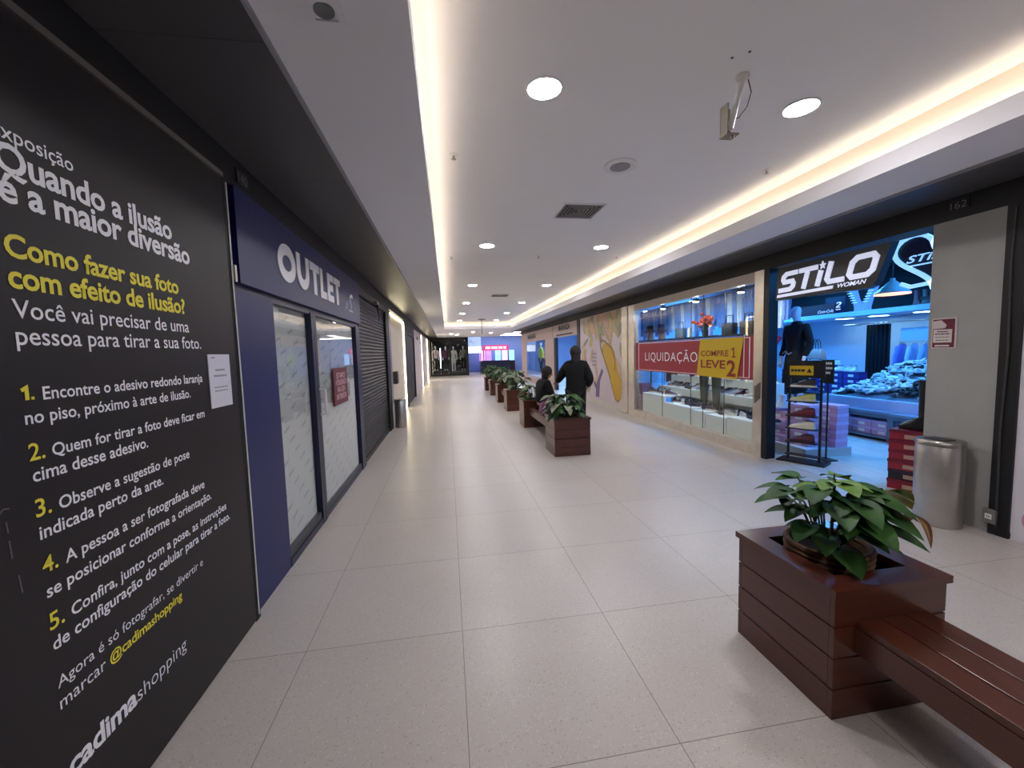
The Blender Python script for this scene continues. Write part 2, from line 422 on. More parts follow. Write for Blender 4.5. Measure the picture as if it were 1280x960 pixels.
def sprinkler(loc, lab):
    r = thing('fire_sprinkler', lab, 'sprinkler', loc, group='fire sprinklers in the ceiling')
    MB().lathe([(0.03, 0), (0.028, -0.006), (0.008, -0.008)], 16).build('rosette', m_white, r, True)
    MB().lathe([(0.006, -0.006), (0.006, -0.03), (0.017, -0.032), (0.017, -0.035)], 12).build('head', m_steel, r, True)
for x, y, w in ((0.104, 3.15, 'near one beside the left strip light'), (2.709, 3.15, 'near one beside the right strip light'), (0.116, 6.35, 'left one of the middle row'), (1.447, 6.24, 'centre one of the middle row'), (2.689, 6.19, 'right one of the middle row')):
    sprinkler((x, y, ZC), 'small fire sprinkler, %s of the raised ceiling' % w)
for x, y, w in ((1.50, 1.99, 'left'), (1.56, 1.94, 'right')):
    tag(MB().lathe([(0.007, 0.0), (0.007, -0.002)], 10).build('ceiling_plug', m_ink, None, loc=(x, y, ZC)), 'dark screw hole plug in the ceiling, the %s of two by the white pole' % w, 'plug', 'ceiling screw plugs')
# white stub pole with the open metal bracket
r = thing('ceiling_pole', 'white pole hanging from the ceiling with an open metal bracket and cable', 'pole', (1.655, 2.11, ZC))
d = Vector((-0.055, 0.02, -0.27))
MB().lathe([(0.034, 0), (0.034, -0.012), (0.018, -0.035)], 18).build('flange', m_white, r, True)
MB().tube([(0, 0, -0.01), d], 0.015, 14).build('tube', m_white, r, True)
br = MB(); o_ = d*0.80
br.box(o_.x-0.040, o_.x-0.034, o_.y-0.012, o_.y+0.05, o_.z-0.085, o_.z+0.075)
br.box(o_.x-0.04, o_.x+0.02, o_.y+0.046, o_.y+0.05, o_.z-0.085, o_.z+0.075)
br.box(o_.x-0.045, o_.x+0.03, o_.y-0.016, o_.y+0.05, o_.z-0.09, o_.z-0.083)
br.build('bracket', M('grey bracket', (150, 142, 130), 0.5, 0.3), r)
MB().lathe([(0.012, 0), (0.006, -0.02)], 10, (o_.x, o_.y, o_.z-0.09)).build('bolt', m_steel, r)
MB().tube([(0.05, 0.02, 0), (0.055, 0.0, -0.08), (0.03, 0.0, -0.16), (-0.02, 0.0, -0.22), o_+Vector((0.01, 0.0, 0.0))], 0.003, 6).build('cable', M('grey cable', (95, 92, 90), 0.6), r, True)

# ---------------------------------------------------------------- left wall: big dark poster
m_poster = M('printed charcoal panel', (31, 26, 30), 0.45, var=0.08, scale=1.2, spec=0.35)
m_ptext = M('white print', (244, 244, 250), 0.5, var=0); m_ptxy = M('yellow print', (236, 222, 66), 0.5, var=0)
r = thing('wall_poster', 'huge dark exhibition poster with white and yellow text on the left wall', 'poster', lw(0, 0, -1.14), LEFT)
pn = B('panel', m_poster, r, (Y0+0.02, 2.425, 0.0, 0.028, 0.012, 2.462))
B('top_rail', m_steel, r, (Y0+0.02, 2.42, -0.012, 0.028, 2.463, 2.488))
PT = [('exposição', 1.285, 2.104, 0.237, 0, 0.007, .0), ('Quando a ilusão', 1.285, 2.018, 0.69, 0, 0.025, .0), ('é a maior diversão', 1.285, 1.938, 0.80, 0, 0.025, .0),
      ('Como fazer sua foto', 1.285, 1.793, 0.702, 1, 0.025, 0), ('com efeito de ilusão?', 1.285, 1.711, 0.735, 1, 0.025, 0),
      ('Você vai precisar de uma', 1.287, 1.630, 0.748, 0, 0.007, 0), ('pessoa para tirar a sua foto.', 1.287, 1.558, 0.828, 0, 0.007, 0),
      ('Encontre o adesivo redondo laranja', 1.342, 1.404, 0.762, 0, 0.014, 0), ('no piso, próximo à arte de ilusão.', 1.285, 1.341, 0.72, 0, 0.014, 0),
      ('Quem for tirar a foto deve ficar em', 1.350, 1.239, 0.746, 0, 0.014, 0), ('cima desse adesivo.', 1.287, 1.180, 0.436, 0, 0.014, 0),
      ('Observe a sugestão de pose', 1.352, 1.079, 0.608, 0, 0.014, 0), ('indicada perto da arte.', 1.287, 1.016, 0.497, 0, 0.014, 0),
      ('A pessoa a ser fotografada deve', 1.352, 0.915, 0.696, 0, 0.014, 0), ('se posicionar conforme a orientação.', 1.287, 0.846, 0.806, 0, 0.014, 0),
      ('Confira, junto com a pose, as instruções', 1.352, 0.750, 0.859, 0, 0.014, 0), ('de configuração do celular para tirar a foto.', 1.287, 0.689, 0.949, 0, 0.014, 0),
      ('Agora é só fotografar, se divertir e', 1.287, 0.574, 0.699, 0, 0.0, 0), ('marcar', 1.287, 0.510, 0.158, 0, 0.0, 0), ('@cadimashopping', 1.462, 0.510, 0.368, 1, 0.016, 0),
      ('cadima', 1.290, 0.292, 0.262, 0, 0.03, 0), ('shopping', 1.556, 0.292, 0.272, 0, -0.008, 0)]
for k, (s, x, z, w, yl, bd, _) in enumerate(PT):
    text('text_line', s, m_ptxy if yl else m_ptext, pn, x, z, w, y=-0.0015, bold=bd, thick=0, space=0.97 if bd > 0.015 else 1.0)
ONE = MB().stroke([(1.284, 1.434), (1.298, 1.441), (1.298, 1.407)], 0.010, -0.002, -0.0004).box(1.309, 1.317, -0.002, -0.0004, 1.407, 1.415)
ONE.build('list_number', m_ptxy, pn)
for s, z in (('2.', 1.240), ('3.', 1.081), ('4.', 0.918), ('5.', 0.751)):
    text('list_number', s, m_ptxy, pn, 1.284, z, 0.045 if s != '1.' else 0.034, y=-0.0015, bold=0.012)
for pts in ([(1.19, 1.12), (1.205, 1.135), (1.22, 1.132)], [(1.208, 1.10), (1.21, 1.07)], [(1.21, 1.05), (1.212, 1.0)], [(1.222, 0.95), (1.226, 0.90)]):
    MB().stroke(pts, 0.004, -0.0012, -0.0004).build('scratch', M('pale scratch', (96, 88, 92), 0.7), pn)
# taped notice at its right edge
r = thing('paper_notice', 'white paper notice taped beside the right edge of the dark poster', 'notice', lw(0, 0, -1.141), LEFT)
B('sheet', M('white paper', (212, 212, 226), 0.7, var=0.01), r, (2.158, 2.352, -0.004, -0.001, 1.268, 1.532))
g = M('faint grey print', (150, 150, 168), 0.7, var=0)
for xc, z, w, h in ((2.202, 1.512, .035, .007), (2.255, 1.449, .082, .010), (2.255, 1.420, .115, .010), (2.255, 1.365, .12, .006), (2.255, 1.347, .115, .006)):
    smudge('print', g, r, xc, z, w, h, -0.005)
# gap strip with cable between poster and blue shop
r = thing('corner_profile', 'black corner profile with a white cable between the dark poster and the blue shop', 'profile', lw(0, 0), LEFT)
B('profile', m_black, r, (2.43, 2.478, -0.03, 0.12, 0, 2.47))
MB().tube([(2.452, -0.034, 0.03), (2.455, -0.036, 0.7), (2.458, -0.035, 1.35), (2.452, -0.034, 1.9), (2.456, -0.034, 2.45)], 0.004, 6).build('cable', m_white, r, True)
B('bracket', m_steel, r, (2.462, 2.482, -0.045, -0.03, 1.93, 2.02))

# number plates on the beams
for nm, s, loc, rz, lab in (('unit_number', '140', lw(2.71, 2.565, XL+0.004), LEFT, 'shop number 140 in white on the black beam above the blue shop'),
                            ('unit_number', '162', rw(2.755, 2.585, XR-0.004), RIGHT, 'shop number 162 on the black beam above the grey plaster column')):
    r = thing(nm, lab, 'number plate', loc, rz)
    B('plate', M('dark number plate', (30, 30, 32), 0.4), r, (-0.07, 0.07, -0.006, 0, -0.04, 0.045))
    text('digits', s, M('number grey', (150, 150, 150), 0.5, var=0), r, 0, -0.025, 0.105, y=-0.008, cap=0.058, bold=-0.01, align='C')

# ---------------------------------------------------------------- left wall: blue outlet shop
r = thing('outlet_shopfront', 'navy blue shopfront with large white lettering and papered glass doors', 'shopfront', lw(0, 0), LEFT)
B('side_panel', m_blue, r, (2.482, 3.042, 0, 0.10, 0.0, 1.905))
fa = B('fascia', m_blue, r, (2.535, 5.752, -0.035, 0.10, 1.935, 2.47))
B('return_strip', m_navy, r, (2.482, 2.534, 0.0, 0.10, 1.906, 2.47))
B('reveal', m_navy, r, (2.535, 5.75, 0.005, 0.10, 1.906, 1.934))
fr = MB()
for x0, x1 in ((3.80, 3.862), (3.868, 3.93), (5.55, 5.66), (5.665, 5.75)): fr.box(x0, x1, -0.008, 0.07, 0.0, 1.905)
fr.box(3.043, 3.80, -0.004, 0.06, 0.0, 0.055).box(3.93, 5.55, 0.002, 0.06, 0.0, 0.045)
fr.box(3.043, 3.80, 0.0, 0.06, 1.885, 1.905).box(3.93, 5.55, 0.0, 0.06, 1.885, 1.905)
fr.build('door_frame', m_navy, r)
B('threshold', M('dark grey base strip', (70, 70, 74), 0.5), r, (3.043, 3.80, 0.008, 0.05, 0.055, 0.115), (3.93, 5.55, 0.008, 0.05, 0.045, 0.09))
for x0, x1, z0 in ((3.043, 3.80, 0.115), (3.93, 5.55, 0.09)):
    gl = B('glass_pane', m_glass, r, (x0, x1, 0.020, 0.024, z0, 1.885))
for a, b in ((3.043, 3.245), (3.248, 3.80), (3.93, 4.03), (4.033, 4.52), (4.523, 5.10), (5.103, 5.55)):
    B('wrapping_paper', m_paper, r, (a, b, 0.045, 0.047, 0.09, 1.86+0.015*math.sin(a*9)))
B('back_wall', M('pale inner wall', (150, 150, 152), 0.8), r, (3.0, 5.7, 0.11, 0.12, 0.0, 1.93))
h = MB(); h.tube([(3.90, -0.012, 0.985), (3.90, -0.06, 0.985), (3.90, -0.06, 1.215), (3.90, -0.012, 1.215)], 0.011, 10)
h.build('door_handle', M('white handle', (226, 224, 222), 0.35), r, True)
# OUTLET lettering: heavy rounded block capitals drawn as strokes
def letters(spec, x0, z0, h, parent, mat, w, name='letter', y0=-0.041, y1=-0.035):
    x = x0
    for ch, cw in spec:
        s = MB(); H = h; W_ = cw; q = w/2
        def arc(cx, cz, rx, rz, a0, a1, n=10): return [(cx+rx*math.cos(a0+(a1-a0)*i/n), cz+rz*math.sin(a0+(a1-a0)*i/n)) for i in range(n+1)]
        if ch == 'O': s.stroke(arc(W_/2, H/2, W_/2-q, H/2-q, 0, 2*PI, 36)[:-1], w, y0, y1, True)
        elif ch == 'U': s.stroke([(q, H)]+arc(W_/2, W_/2, W_/2-q, W_/2-q, PI, 2*PI, 16)+[(W_-q, H)], w, y0, y1)
        elif ch == 'T': s.box(0, W_, y0, y1, H-w*0.86, H).box(W_/2-q, W_/2+q, y0, y1, 0, H-w*0.86)
        elif ch == 'L': s.box(0, w, y0, y1, 0, H).box(w, W_, y0, y1, 0, w*0.86)
        elif ch == 'E':
            s.box(0, w, y0, y1, 0, H)
            for zz in (0, H/2-w*0.4, H-w*0.86): s.box(w, W_*(0.94 if zz == H/2-w*0.4 else 1), y0, y1, zz, zz+w*0.84)
        s.xf(Matrix.Translation((x, 0, z0))); s.build(name, mat, parent); x += cw+h*0.105
letters([('O', 0.335), ('U', 0.285), ('T', 0.25), ('L', 0.20), ('E', 0.205), ('T', 0.245)], 3.075, 2.058, 0.272, fa, M('white letter', (240, 240, 246), 0.45, var=0), 0.079)
# small line drawing of a bird on a perch
s = MB()
s.stroke([(4.96, 2.06), (5.04, 2.16), (5.06, 2.12), (5.03, 2.06)], 0.009, -0.038, -0.035).stroke([(5.12, 2.055), (5.32, 2.055)], 0.012, -0.038, -0.035)
s.stroke([(5.22, 2.06), (5.22, 2.14), (5.16, 2.18), (5.20, 2.225), (5.24, 2.21), (5.26, 2.14), (5.24, 2.07)], 0.010, -0.038, -0.035)
s.prism([(5.19, 2.225), (5.24, 2.262), (5.33, 2.255), (5.345, 2.21), (5.30, 2.228), (5.25, 2.215)], -0.038, -0.035)
s.build('bird_emblem', M('white letter', (222, 222, 228)), fa)
# maroon door sign
r = thing('door_sign', 'maroon sign with four pale text lines on the glass door of the blue shop', 'sign', lw(0, 0), LEFT)
B('board', M('maroon board', (112, 38, 52), 0.5), r, (4.46, 5.03, 0.010, 0.018, 0.99, 1.385))
for s_, z, w in (('ESTAMOS', 1.285, 0.33), ('ATENDENDO', 1.21, 0.42), ('NA LOJA', 1.135, 0.29), ('INTERIOR', 1.055, 0.38)):
    text('text_line', s_, M('pink print', (226, 178, 184), 0.5, var=0), r, 4.745, z-0.01, w*1.1, y=0.008, cap=0.062, bold=0.025, align='C')

# ---------------------------------------------------------------- left wall: roller shutter and beyond
r = thing('roller_shutter', 'closed black slatted roller shutter next to the blue shop', 'shutter', lw(0, 0), LEFT)
s = MB(); pr = []
n = 44; p_ = 2.36/n
pts = []
for k in range(n):
    z0 = k*p_
    pts += [(0.05, z0), (0.034, z0+p_*0.25), (0.030, z0+p_*0.5), (0.036, z0+p_*0.8), (0.05, z0+p_*0.93)]
for a, b in zip(pts[:-1], pts[1:]):
    s.face([(5.78, a[0], a[1]), (8.30, a[0], a[1]), (8.30, b[0], b[1]), (5.78, b[0], b[1])])
s.build('slats', M('dark grey shutter metal', (44, 42, 42), 0.42, 0.6, var=0.1, scale=3), r)
B('bottom_bar', m_black, r, (5.78, 8.30, 0.02, 0.06, 0.0, 0.07))
B('guide_rail', m_black, r, (5.755, 5.785, -0.005, 0.09, 0, 2.47)); B('guide_rail', m_black, r, (8.30, 8.58, -0.004, 0.09, 0, 2.47))
B('hood', M('dark hood', (52, 50, 52), 0.5), r, (5.785, 8.30, -0.006, 0.09, 2.36, 2.47))
r = thing('shutter_bracket', 'small dark grey hooked bracket hanging below the beam over the roller shutter', 'bracket', lw(7.15, 2.36), LEFT)
MB().box(-0.10, 0.10, -0.055, -0.01, 0.0, 0.05).build('plate', M('grey bracket', (150, 142, 130)), r)
MB().tube([(0, -0.04, 0.0), (0, -0.05, -0.1), (0.03, -0.06, -0.2), (0.0, -0.05, -0.27)], 0.022, 8, 0.008).build('hook', M('dark hood', (52, 50, 52)), r, True)
m_cream = M('cream wall panel', (214, 204, 186), 0.6, var=0.03, scale=2)
m_cwash = M('warm wall washer', (255, 240, 200), 0.5, var=0, emit=(1.0, 0.86, 0.55), strength=9.0)
r = thing('metal_jamb', 'grey metal jamb between roller shutter and cream wall panel', 'jamb', lw(0, 0), LEFT)
B('profile', M('grey jamb metal', (120, 120, 126), 0.35, 0.8), r, (8.60, 8.88, -0.012, 0.08, 0, 2.47))
r = thing('cream_wall_panel', 'cream wall panel with a lit slot along its top, behind the far bin', 'wall panel', lw(0, 0), LEFT)
B('panel', m_cream, r, (8.90, 11.62, 0.03, 0.08, 0, 2.395)); B('slot_light', m_cwash, r, (8.92, 11.75, 0.005, 0.03, 2.40, 2.43)); B('slot_light', m_cwash, r, (11.70, 11.76, 0.0, 0.03, 0.02, 2.40))
r = thing('wall_box', 'small dark metal box on the cream wall panel above the far bin', 'box', lw(9.35, 0.88), LEFT)
B('case', M('dark brown case', (60, 50, 46), 0.5), r, (-0.13, 0.13, -0.06, 0.03, 0, 0.27), bev=0.008); B('lid_seam', m_ink, r, (-0.12, 0.12, -0.062, -0.06, 0.17, 0.176))
r = thing('door_frame', 'dark doorway frame past the cream wall panel on the left', 'door', lw(0, 0), LEFT)
m_dkbr = M('dark brown laminate', (40, 33, 33), 0.55, spec=0.3); m_dkgl = M('dark tinted door', (20, 17, 16), 0.5, spec=0.25)
B('frame', m_dkbr, r, (11.80, 12.5, -0.006, 0.08, 0, 2.47), (12.5, 15.15, -0.006, 0.08, 2.13, 2.47), (15.0, 15.15, -0.006, 0.08, 0, 2.13))
lf = B('leaf', m_dkgl, r, (12.52, 13.75, 0.03, 0.06, 0.02, 2.12)); B('leaf', m_dkgl, r, (13.77, 14.98, 0.03, 0.06, 0.02, 2.12))
MB().tube([(13.62, 0.03, 0.9), (13.62, -0.02, 0.92), (13.62, -0.02, 1.25), (13.62, 0.03, 1.27)], 0.012, 8).build('handle', m_steel, lf)
r = thing('far_wall_panel', 'long pale pink wall panel with lit edges near the far left end', 'wall panel', lw(0, 0), LEFT)
m_pinkw = M('pale pink panel', (212, 198, 196), 0.6, var=0.02)
B('panel', m_pinkw, r, (15.2, 19.4, 0.01, 0.08, 0, 2.46)); B('slot_light', m_cwash, r, (19.42, 19.52, -0.004, 0.03, 0.02, 2.42))
B('panel', m_pinkw, r, (19.55, 24.5, 0.01, 0.08, 0, 2.46)); B('slot_light', m_cwash, r, (24.52, 24.75, -0.01, 0.03, 0.02, 2.45)); B('panel', m_cream, r, (24.8, 28.4, 0.01, 0.08, 0, 2.46))
B('dark_mark', m_ink, r, (16.6, 17.3, 0.004, 0.01, 2.12, 2.24)); B('dark_mark', m_ink, r, (18.3, 18.6, 0.004, 0.01, 2.0, 2.08))

# ---------------------------------------------------------------- bins
def bin_(loc, rz, lab, rx, h, lidded):
    r = thing('waste_bin', lab, 'bin', loc, rz)
    N = 32
    ring = lambda z, k: [((rx*k)*math.cos(2*PI*i/N), (rx*0.92*k)*math.sin(2*PI*i/N), z) for i in range(N)]
    MB().loft([ring(0.0, 0.96), ring(0.012, 1.0), ring(h*0.93, 1.0), ring(h*0.935, 0.985)]).build('body', M('bin steel', (186, 183, 180), 0.36, 0.85, var=0.10, scale=9), r, True)
    l = MB().loft([ring(h*0.937, 1.03), ring(h*0.985, 1.03), ring(h, 0.97), ring(h*1.0, 0.6)]).build('lid', m_steel, r, True)
    B('flap', M('dark flap', (60, 58, 58), 0.35, 0.8), l, (-rx*0.5, rx*0.5, -rx*0.4, rx*0.3, h*0.999, h*1.006))
    B('hinge', m_black, r, (-0.02, 0.02, rx*0.93, rx*1.02, h*0.88, h*0.93))
bin_((3.945, 2.68, 0), RIGHT, 'stainless steel waste bin standing against the grey plaster column', 0.15, 0.70, True)
bin_((-1.015, 8.72, 0), LEFT, 'dark steel waste bin beside the roller shutter on the left', 0.128, 0.60, True)

# ---------------------------------------------------------------- right wall: column, hoarding, sale window, mural, far shops
struct('wall_right', MB().box(XR, XR+0.16, 2.45, 2.925, 0, ZT), m_plaster)
r = thing('column_trim', 'black edge trim with torn tape between plaster column and patterned hoarding', 'trim', rw(0), RIGHT)
B('strip', m_black, r, (-2.452, -2.335, -0.02, 0.1, 0, ZT))
MB().tube([(-2.40, -0.024, 0.06), (-2.41, -0.026, 0.8), (-2.395, -0.026, 1.4), (-2.41, -0.024, 2.05), (-2.40, -0.024, 2.45)], 0.008, 6).build('cable', M('dull grey tape', (62, 60, 60), 0.6, var=0.4, scale=30), r, True)
r = thing('patterned_hoarding', 'white hoarding with black and pink blotches right of the plaster column', 'hoarding', rw(0), RIGHT)
B('panel', m_blotch, r, (-2.335, 3.5, 0.0, 0.04, 0.0, ZT))
r = thing('wall_socket', 'small grey socket box low on the corner of the plaster column', 'socket', rw(2.435, 0.14), RIGHT)
B('box', M('grey plastic', (120, 120, 118), 0.5), r, (-0.04, 0.04, -0.045, 0, -0.055, 0.055), bev=0.006); B('face', M('white satin', (232, 232, 232)), r, (-0.02, 0.02, -0.048, -0.045, -0.02, 0.02)); B('holes', m_ink, r, (-0.008, -0.004, -0.050, -0.048, -0.006, 0.006), (0.004, 0.008, -0.050, -0.048, -0.006, 0.006))
r = thing('wall_notice', 'small framed notice with maroon border on the grey plaster column', 'notice', rw(0), RIGHT)
mm = M('maroon print', (104, 30, 48), 0.5)
B('sheet', M('pale pink paper', (206, 190, 192), 0.6), r, (-2.897, -2.722, -0.006, 0.0, 1.436, 1.69))
bd = B('border', mm, r, (-2.888, -2.737, -0.008, -0.006, 1.445, 1.68))
B('text_field', M('cream paper', (214, 206, 200), 0.6), r, (-2.882, -2.752, -0.010, -0.008, 1.485, 1.595)); B('footer', M('cream paper', (214, 206, 200)), r, (-2.868, -2.768, -0.010, -0.008, 1.452, 1.466))
MB().prism([(-2.886, 1.60), (-2.80, 1.605), (-2.79, 1.63), (-2.83, 1.672), (-2.886, 1.665)], -0.010, -0.008).build('picture', M('pale pink paper', (206, 190, 192)), r)
for k, (z, w, h) in enumerate(((1.572, .075, .009), (1.552, .105, .009), (1.528, .10, .005), (1.502, .09, .006))):
    smudge('text_line', mm, r, -2.817, z, w, h, -0.0112)

# ---- sale window
r = thing('sale_shopfront', 'steel framed shop window of the blue-lit shoe shop with sale banner', 'shopfront', rw(0), RIGHT)
B('jamb', m_steelwarm, r, (-4.935, -4.775, -0.02, 0.10, 0.0, 2.485)); B('jamb', m_steelwarm, r, (-8.84, -8.53, -0.01, 0.10, 0.0, 2.485))
B('sill', m_steelwarm, r, (-8.53, -4.935, -0.02, 0.10, 0.0, 0.155)); B('header', M('beige header', (196, 184, 172), 0.4), r, (-8.53, -4.935, -0.01, 0.10, 2.352, 2.485))
xs = [-8.53, -7.395, -6.45, -6.109, -5.589, -4.935]
for a, b in zip(xs[:-1], xs[1:]): B('glass_pane', m_glass, r, (a+0.002, b-0.002, 0.03, 0.036, 0.155, 2.352))
B('joint', M('dark joint', (70, 76, 74), 0.4), r, *[(x-0.003, x+0.003, 0.028, 0.038, 0.155, 2.352) for x in xs[1:-1]])
B('black_post', m_black, r, (-4.775, -4.69, -0.015, 0.12, 0, 2.485))
MB().prism([(-4.905, 0.95), (-4.80, 1.02), (-4.80, 0.80), (-4.90, 0.72)], -0.024, -0.02).build('torn_sticker', M('dark worn sticker', (96, 88, 74), 0.6, var=0.4, scale=25), r)
r = thing('sale_banner', 'long red sale banner with a yellow slanted offer block across the shop window', 'banner', rw(0), RIGHT)
bn = B('band', M('sale red', (158, 48, 62), 0.55, var=0.02), r, (-8.50, -4.945, 0.018, 0.026, 1.035, 1.64))
wl = M('white print', (244, 244, 250))
B('outline', wl, bn, (-8.35, -5.05, 0.015, 0.018, 1.615, 1.625), (-8.35, -5.05, 0.015, 0.018, 1.055, 1.062), (-8.36, -8.345, 0.015, 0.018, 1.055, 1.625), (-5.06, -5.045, 0.015, 0.018, 1.055, 1.625), (-5.165, -5.155, 0.015, 0.018, 1.07, 1.66))
text('lettering', 'LIQUIDAÇÃO', wl, bn, -8.06, 1.258, 1.82, y=0.0145, cap=0.178, bold=-0.004, space=1.12)
yb = MB().prism([(-6.245, 1.035), (-5.285, 1.02), (-5.16, 1.63), (-6.15, 1.64)], 0.006, 0.0135).build('offer_block', M('offer yellow', (206, 172, 28), 0.5, var=0.02), r)
rp = M('dark red print', (140, 40, 30), 0.5, var=0)
text('lettering', 'COMPRE', rp, yb, -6.13, 1.357, 0.665, y=0.004, cap=0.095, bold=0.012); text('lettering', 'LEVE', rp, yb, -6.13, 1.172, 0.60, y=0.004, cap=0.13, bold=0.02)
MB().stroke([(-5.40, 1.455), (-5.355, 1.475), (-5.355, 1.345)], 0.02, 0.003, 0.006).box(-5.40, -5.31, 0.003, 0.006, 1.34, 1.356).build('lettering', rp, yb); text('lettering', '2', rp, yb, -5.50, 1.065, 0.195, y=0.004, cap=0.24, bold=0.025)

# ---- steel post and mural
r = thing('steel_post', 'square steel post between the sale window and the flip-flop mural', 'post', rw(0), RIGHT)
B('cladding', m_steelwarm, r, (-9.14, -8.845, -0.03, 0.1, 0.0, 2.485)); B('foot', m_steel, r, (-9.14, -8.846, -0.05, -0.03, 0.0, 0.02))
r = thing('flip_flop_mural', 'tall mural panel with a large yellow flip-flop among painted leaves', 'mural', rw(0), RIGHT)
pm = M('mural lilac ground', (206, 192, 200), 0.55, var=0.05, scale=1.5)
B('panel', pm, r, (-12.25, -9.145, 0.0, 0.06, 0.13, 2.485)); B('base_rail', M('pale base rail', (206, 200, 190), 0.4), r, (-12.25, -9.145, -0.02, 0.06, 0.0, 0.13))
def P(px, pz): return (-12.25+px*3.1, 0.13+pz*2.355)      # fractions of the panel
cols = [(196, 162, 128), (186, 168, 122), (164, 166, 132), (198, 158, 144), (146, 150, 130), (122, 110, 140), (206, 178, 138)]
rd = random.Random(5); lay = 0
def leafpoly(cx, cz, L_, wd, ang, n=10):
    out = []
    for i in range(n+1): t = i/n; out.append((L_*t, wd*math.sin(PI*t)**0.8))
    for i in range(n-1, 0, -1): t = i/n; out.append((L_*t, -wd*math.sin(PI*t)**0.8))
    return [(cx+x*math.cos(ang)-z*math.sin(ang), cz+x*math.sin(ang)+z*math.cos(ang)) for x, z in out]
def clampP(poly): return [(min(-9.16, max(-12.24, x)), min(2.47, max(0.15, z))) for x, z in poly]
for k in range(92):
    fx, fz = rd.random(), rd.random()
    if 0.30 < fx < 0.95 and fz < 0.62 and not (fx < 0.5 and fz < 0.25): fz = 0.66+0.34*rd.random()
    if fx < 0.3 and fz < 0.35: ci = rd.choice((2, 4, 5, 5))
    else: ci = rd.choice((0, 1, 2, 3, 6, 4))
    cx, cz = P(fx, fz); lay += 1
    MB().prism(clampP(leafpoly(cx, cz, 0.35+0.35*rd.random(), 0.06+0.07*rd.random(), rd.uniform(0.3, 2.6))), -0.001-lay*0.0001, 0.0).build('painted_leaf', M('mural leaf %d' % ci, cols[ci], 0.55, var=0.12, scale=6), r)
pl = M('mural violet', (112, 96, 140), 0.55)
MB().prism([P(.42, .03), P(.50, .03), P(.52, .22), P(.60, .34), P(.57, .37), P(.49, .25), P(.44, .18), P(.40, .22), P(.38, .18), P(.43, .12)], -0.009, 0.0).build('painted_coral', pl, r)
sole = [P(.60, .62), P(.66, .67), P(.75, .66), P(.84, .56), P(.875, .46), P(.90, .36), P(.975, .27), P(.985, .16), P(.955, .07), P(.92, .04), P(.87, .06), P(.81, .17), P(.75, .30), P(.66, .45), P(.61, .54)]
MB().prism([(x-0.03, z-0.025) for x, z in sole], -0.010, 0.0).build('flip_flop_edge', M('mural brown', (128, 92, 62), 0.55), r)
MB().prism(sole, -0.012, 0.0).build('flip_flop_sole', M('mural yellow', (204, 164, 56), 0.5, var=0.06, scale=3), r)
s = MB(); s.stroke([P(.545, .70), P(.56, .60), P(.63, .50), P(.72, .36), P(.77, .27)], 0.05, -0.015, -0.012); s.stroke([P(.545, .70), P(.66, .68), P(.79, .60), P(.86, .48), P(.86, .36)], 0.05, -0.015, -0.012)
s.build('flip_flop_strap', M('mural olive strap', (148, 124, 84), 0.55), r)
for z in (.53, .485, .44, .395):
    smudge('text_line', M('mural grey print', (164, 146, 160), 0.5), r, P(.40, 0)[0], P(0, z)[1], 0.36, 0.055, -0.012)

# ---- shops beyond the mural
m_rose = M('rose beige fascia', (196, 172, 166), 0.55, var=0.03, scale=2); m_dark = M('near black trim', (20, 18, 22), 0.5)
r = thing('rose_shopfront', 'rose-beige shopfront with dark lettering and blue-lit doorway beyond the mural', 'shopfront', rw(0), RIGHT)
B('edge_post', m_dark, r, (-12.55, -12.27, -0.01, 0.1, 0, 2.485)); B('fascia', m_rose, r, (-22.4, -12.55, 0.0, 0.08, 2.02, 2.485))
B('pier', m_rose, r, (-16.9, -15.45, 0.0, 0.10, 0, 2.02)); B('pier', m_rose, r, (-22.4, -21.2, 0.0, 0.10, 0, 2.02)); B('door_jamb', m_dark, r, (-15.45, -15.2, -0.005, 0.10, 0, 2.02))
B('seam', m_dark, r, (-15.62, -15.58, -0.002, 0.0, 2.02, 2.485))
B('window_base', m_rose, r, (-21.2, -16.9, 0.0, 0.08, 0, 0.25)); B('window_glass', m_glass, r, (-21.2, -16.9, 0.03, 0.036, 0.25, 2.02))
text('lettering', 'MARAIGA', m_dark, r, -14.74, 2.255, 1.45, y=-0.006, cap=0.2, bold=0.05); B('sub_line', m_dark, r, (-15.05, -13.05, -0.006, 0.0, 2.075, 2.125))
text('lettering', 'MARAIGA', m_dark, r, -20.6, 2.16, 1.95, y=-0.006, cap=0.21, bold=0.05)
# room behind it
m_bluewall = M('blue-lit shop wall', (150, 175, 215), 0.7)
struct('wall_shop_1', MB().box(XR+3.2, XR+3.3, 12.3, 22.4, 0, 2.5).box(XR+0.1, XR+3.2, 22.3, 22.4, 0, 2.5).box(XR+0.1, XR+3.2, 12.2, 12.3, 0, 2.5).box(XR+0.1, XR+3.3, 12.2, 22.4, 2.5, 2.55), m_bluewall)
m_coolpan = M('cool light panel', (255, 255, 255), 0.5, var=0, emit=(0.35, 0.6, 1.0), strength=14*L_SHOP)
for y in (13.6, 16.2, 19.5):
    tag(B('shop_ceiling_light', m_coolpan, None, (XR+1.2, XR+1.6, y-0.5, y+0.5, 2.47, 2.495)), 'cool light panel inside the rose-beige shop, %s' % {13.6: 'just inside its doorway', 16.2: 'behind its pier', 19.5: 'above its window display'}[y], 'light', 'light panels inside the rose-beige shop')
struct('floor_shop_1', MB().box(XR+0.2, XR+3.3, 12.2, 22.4, -0.1, 0.0), m_shopfloor)

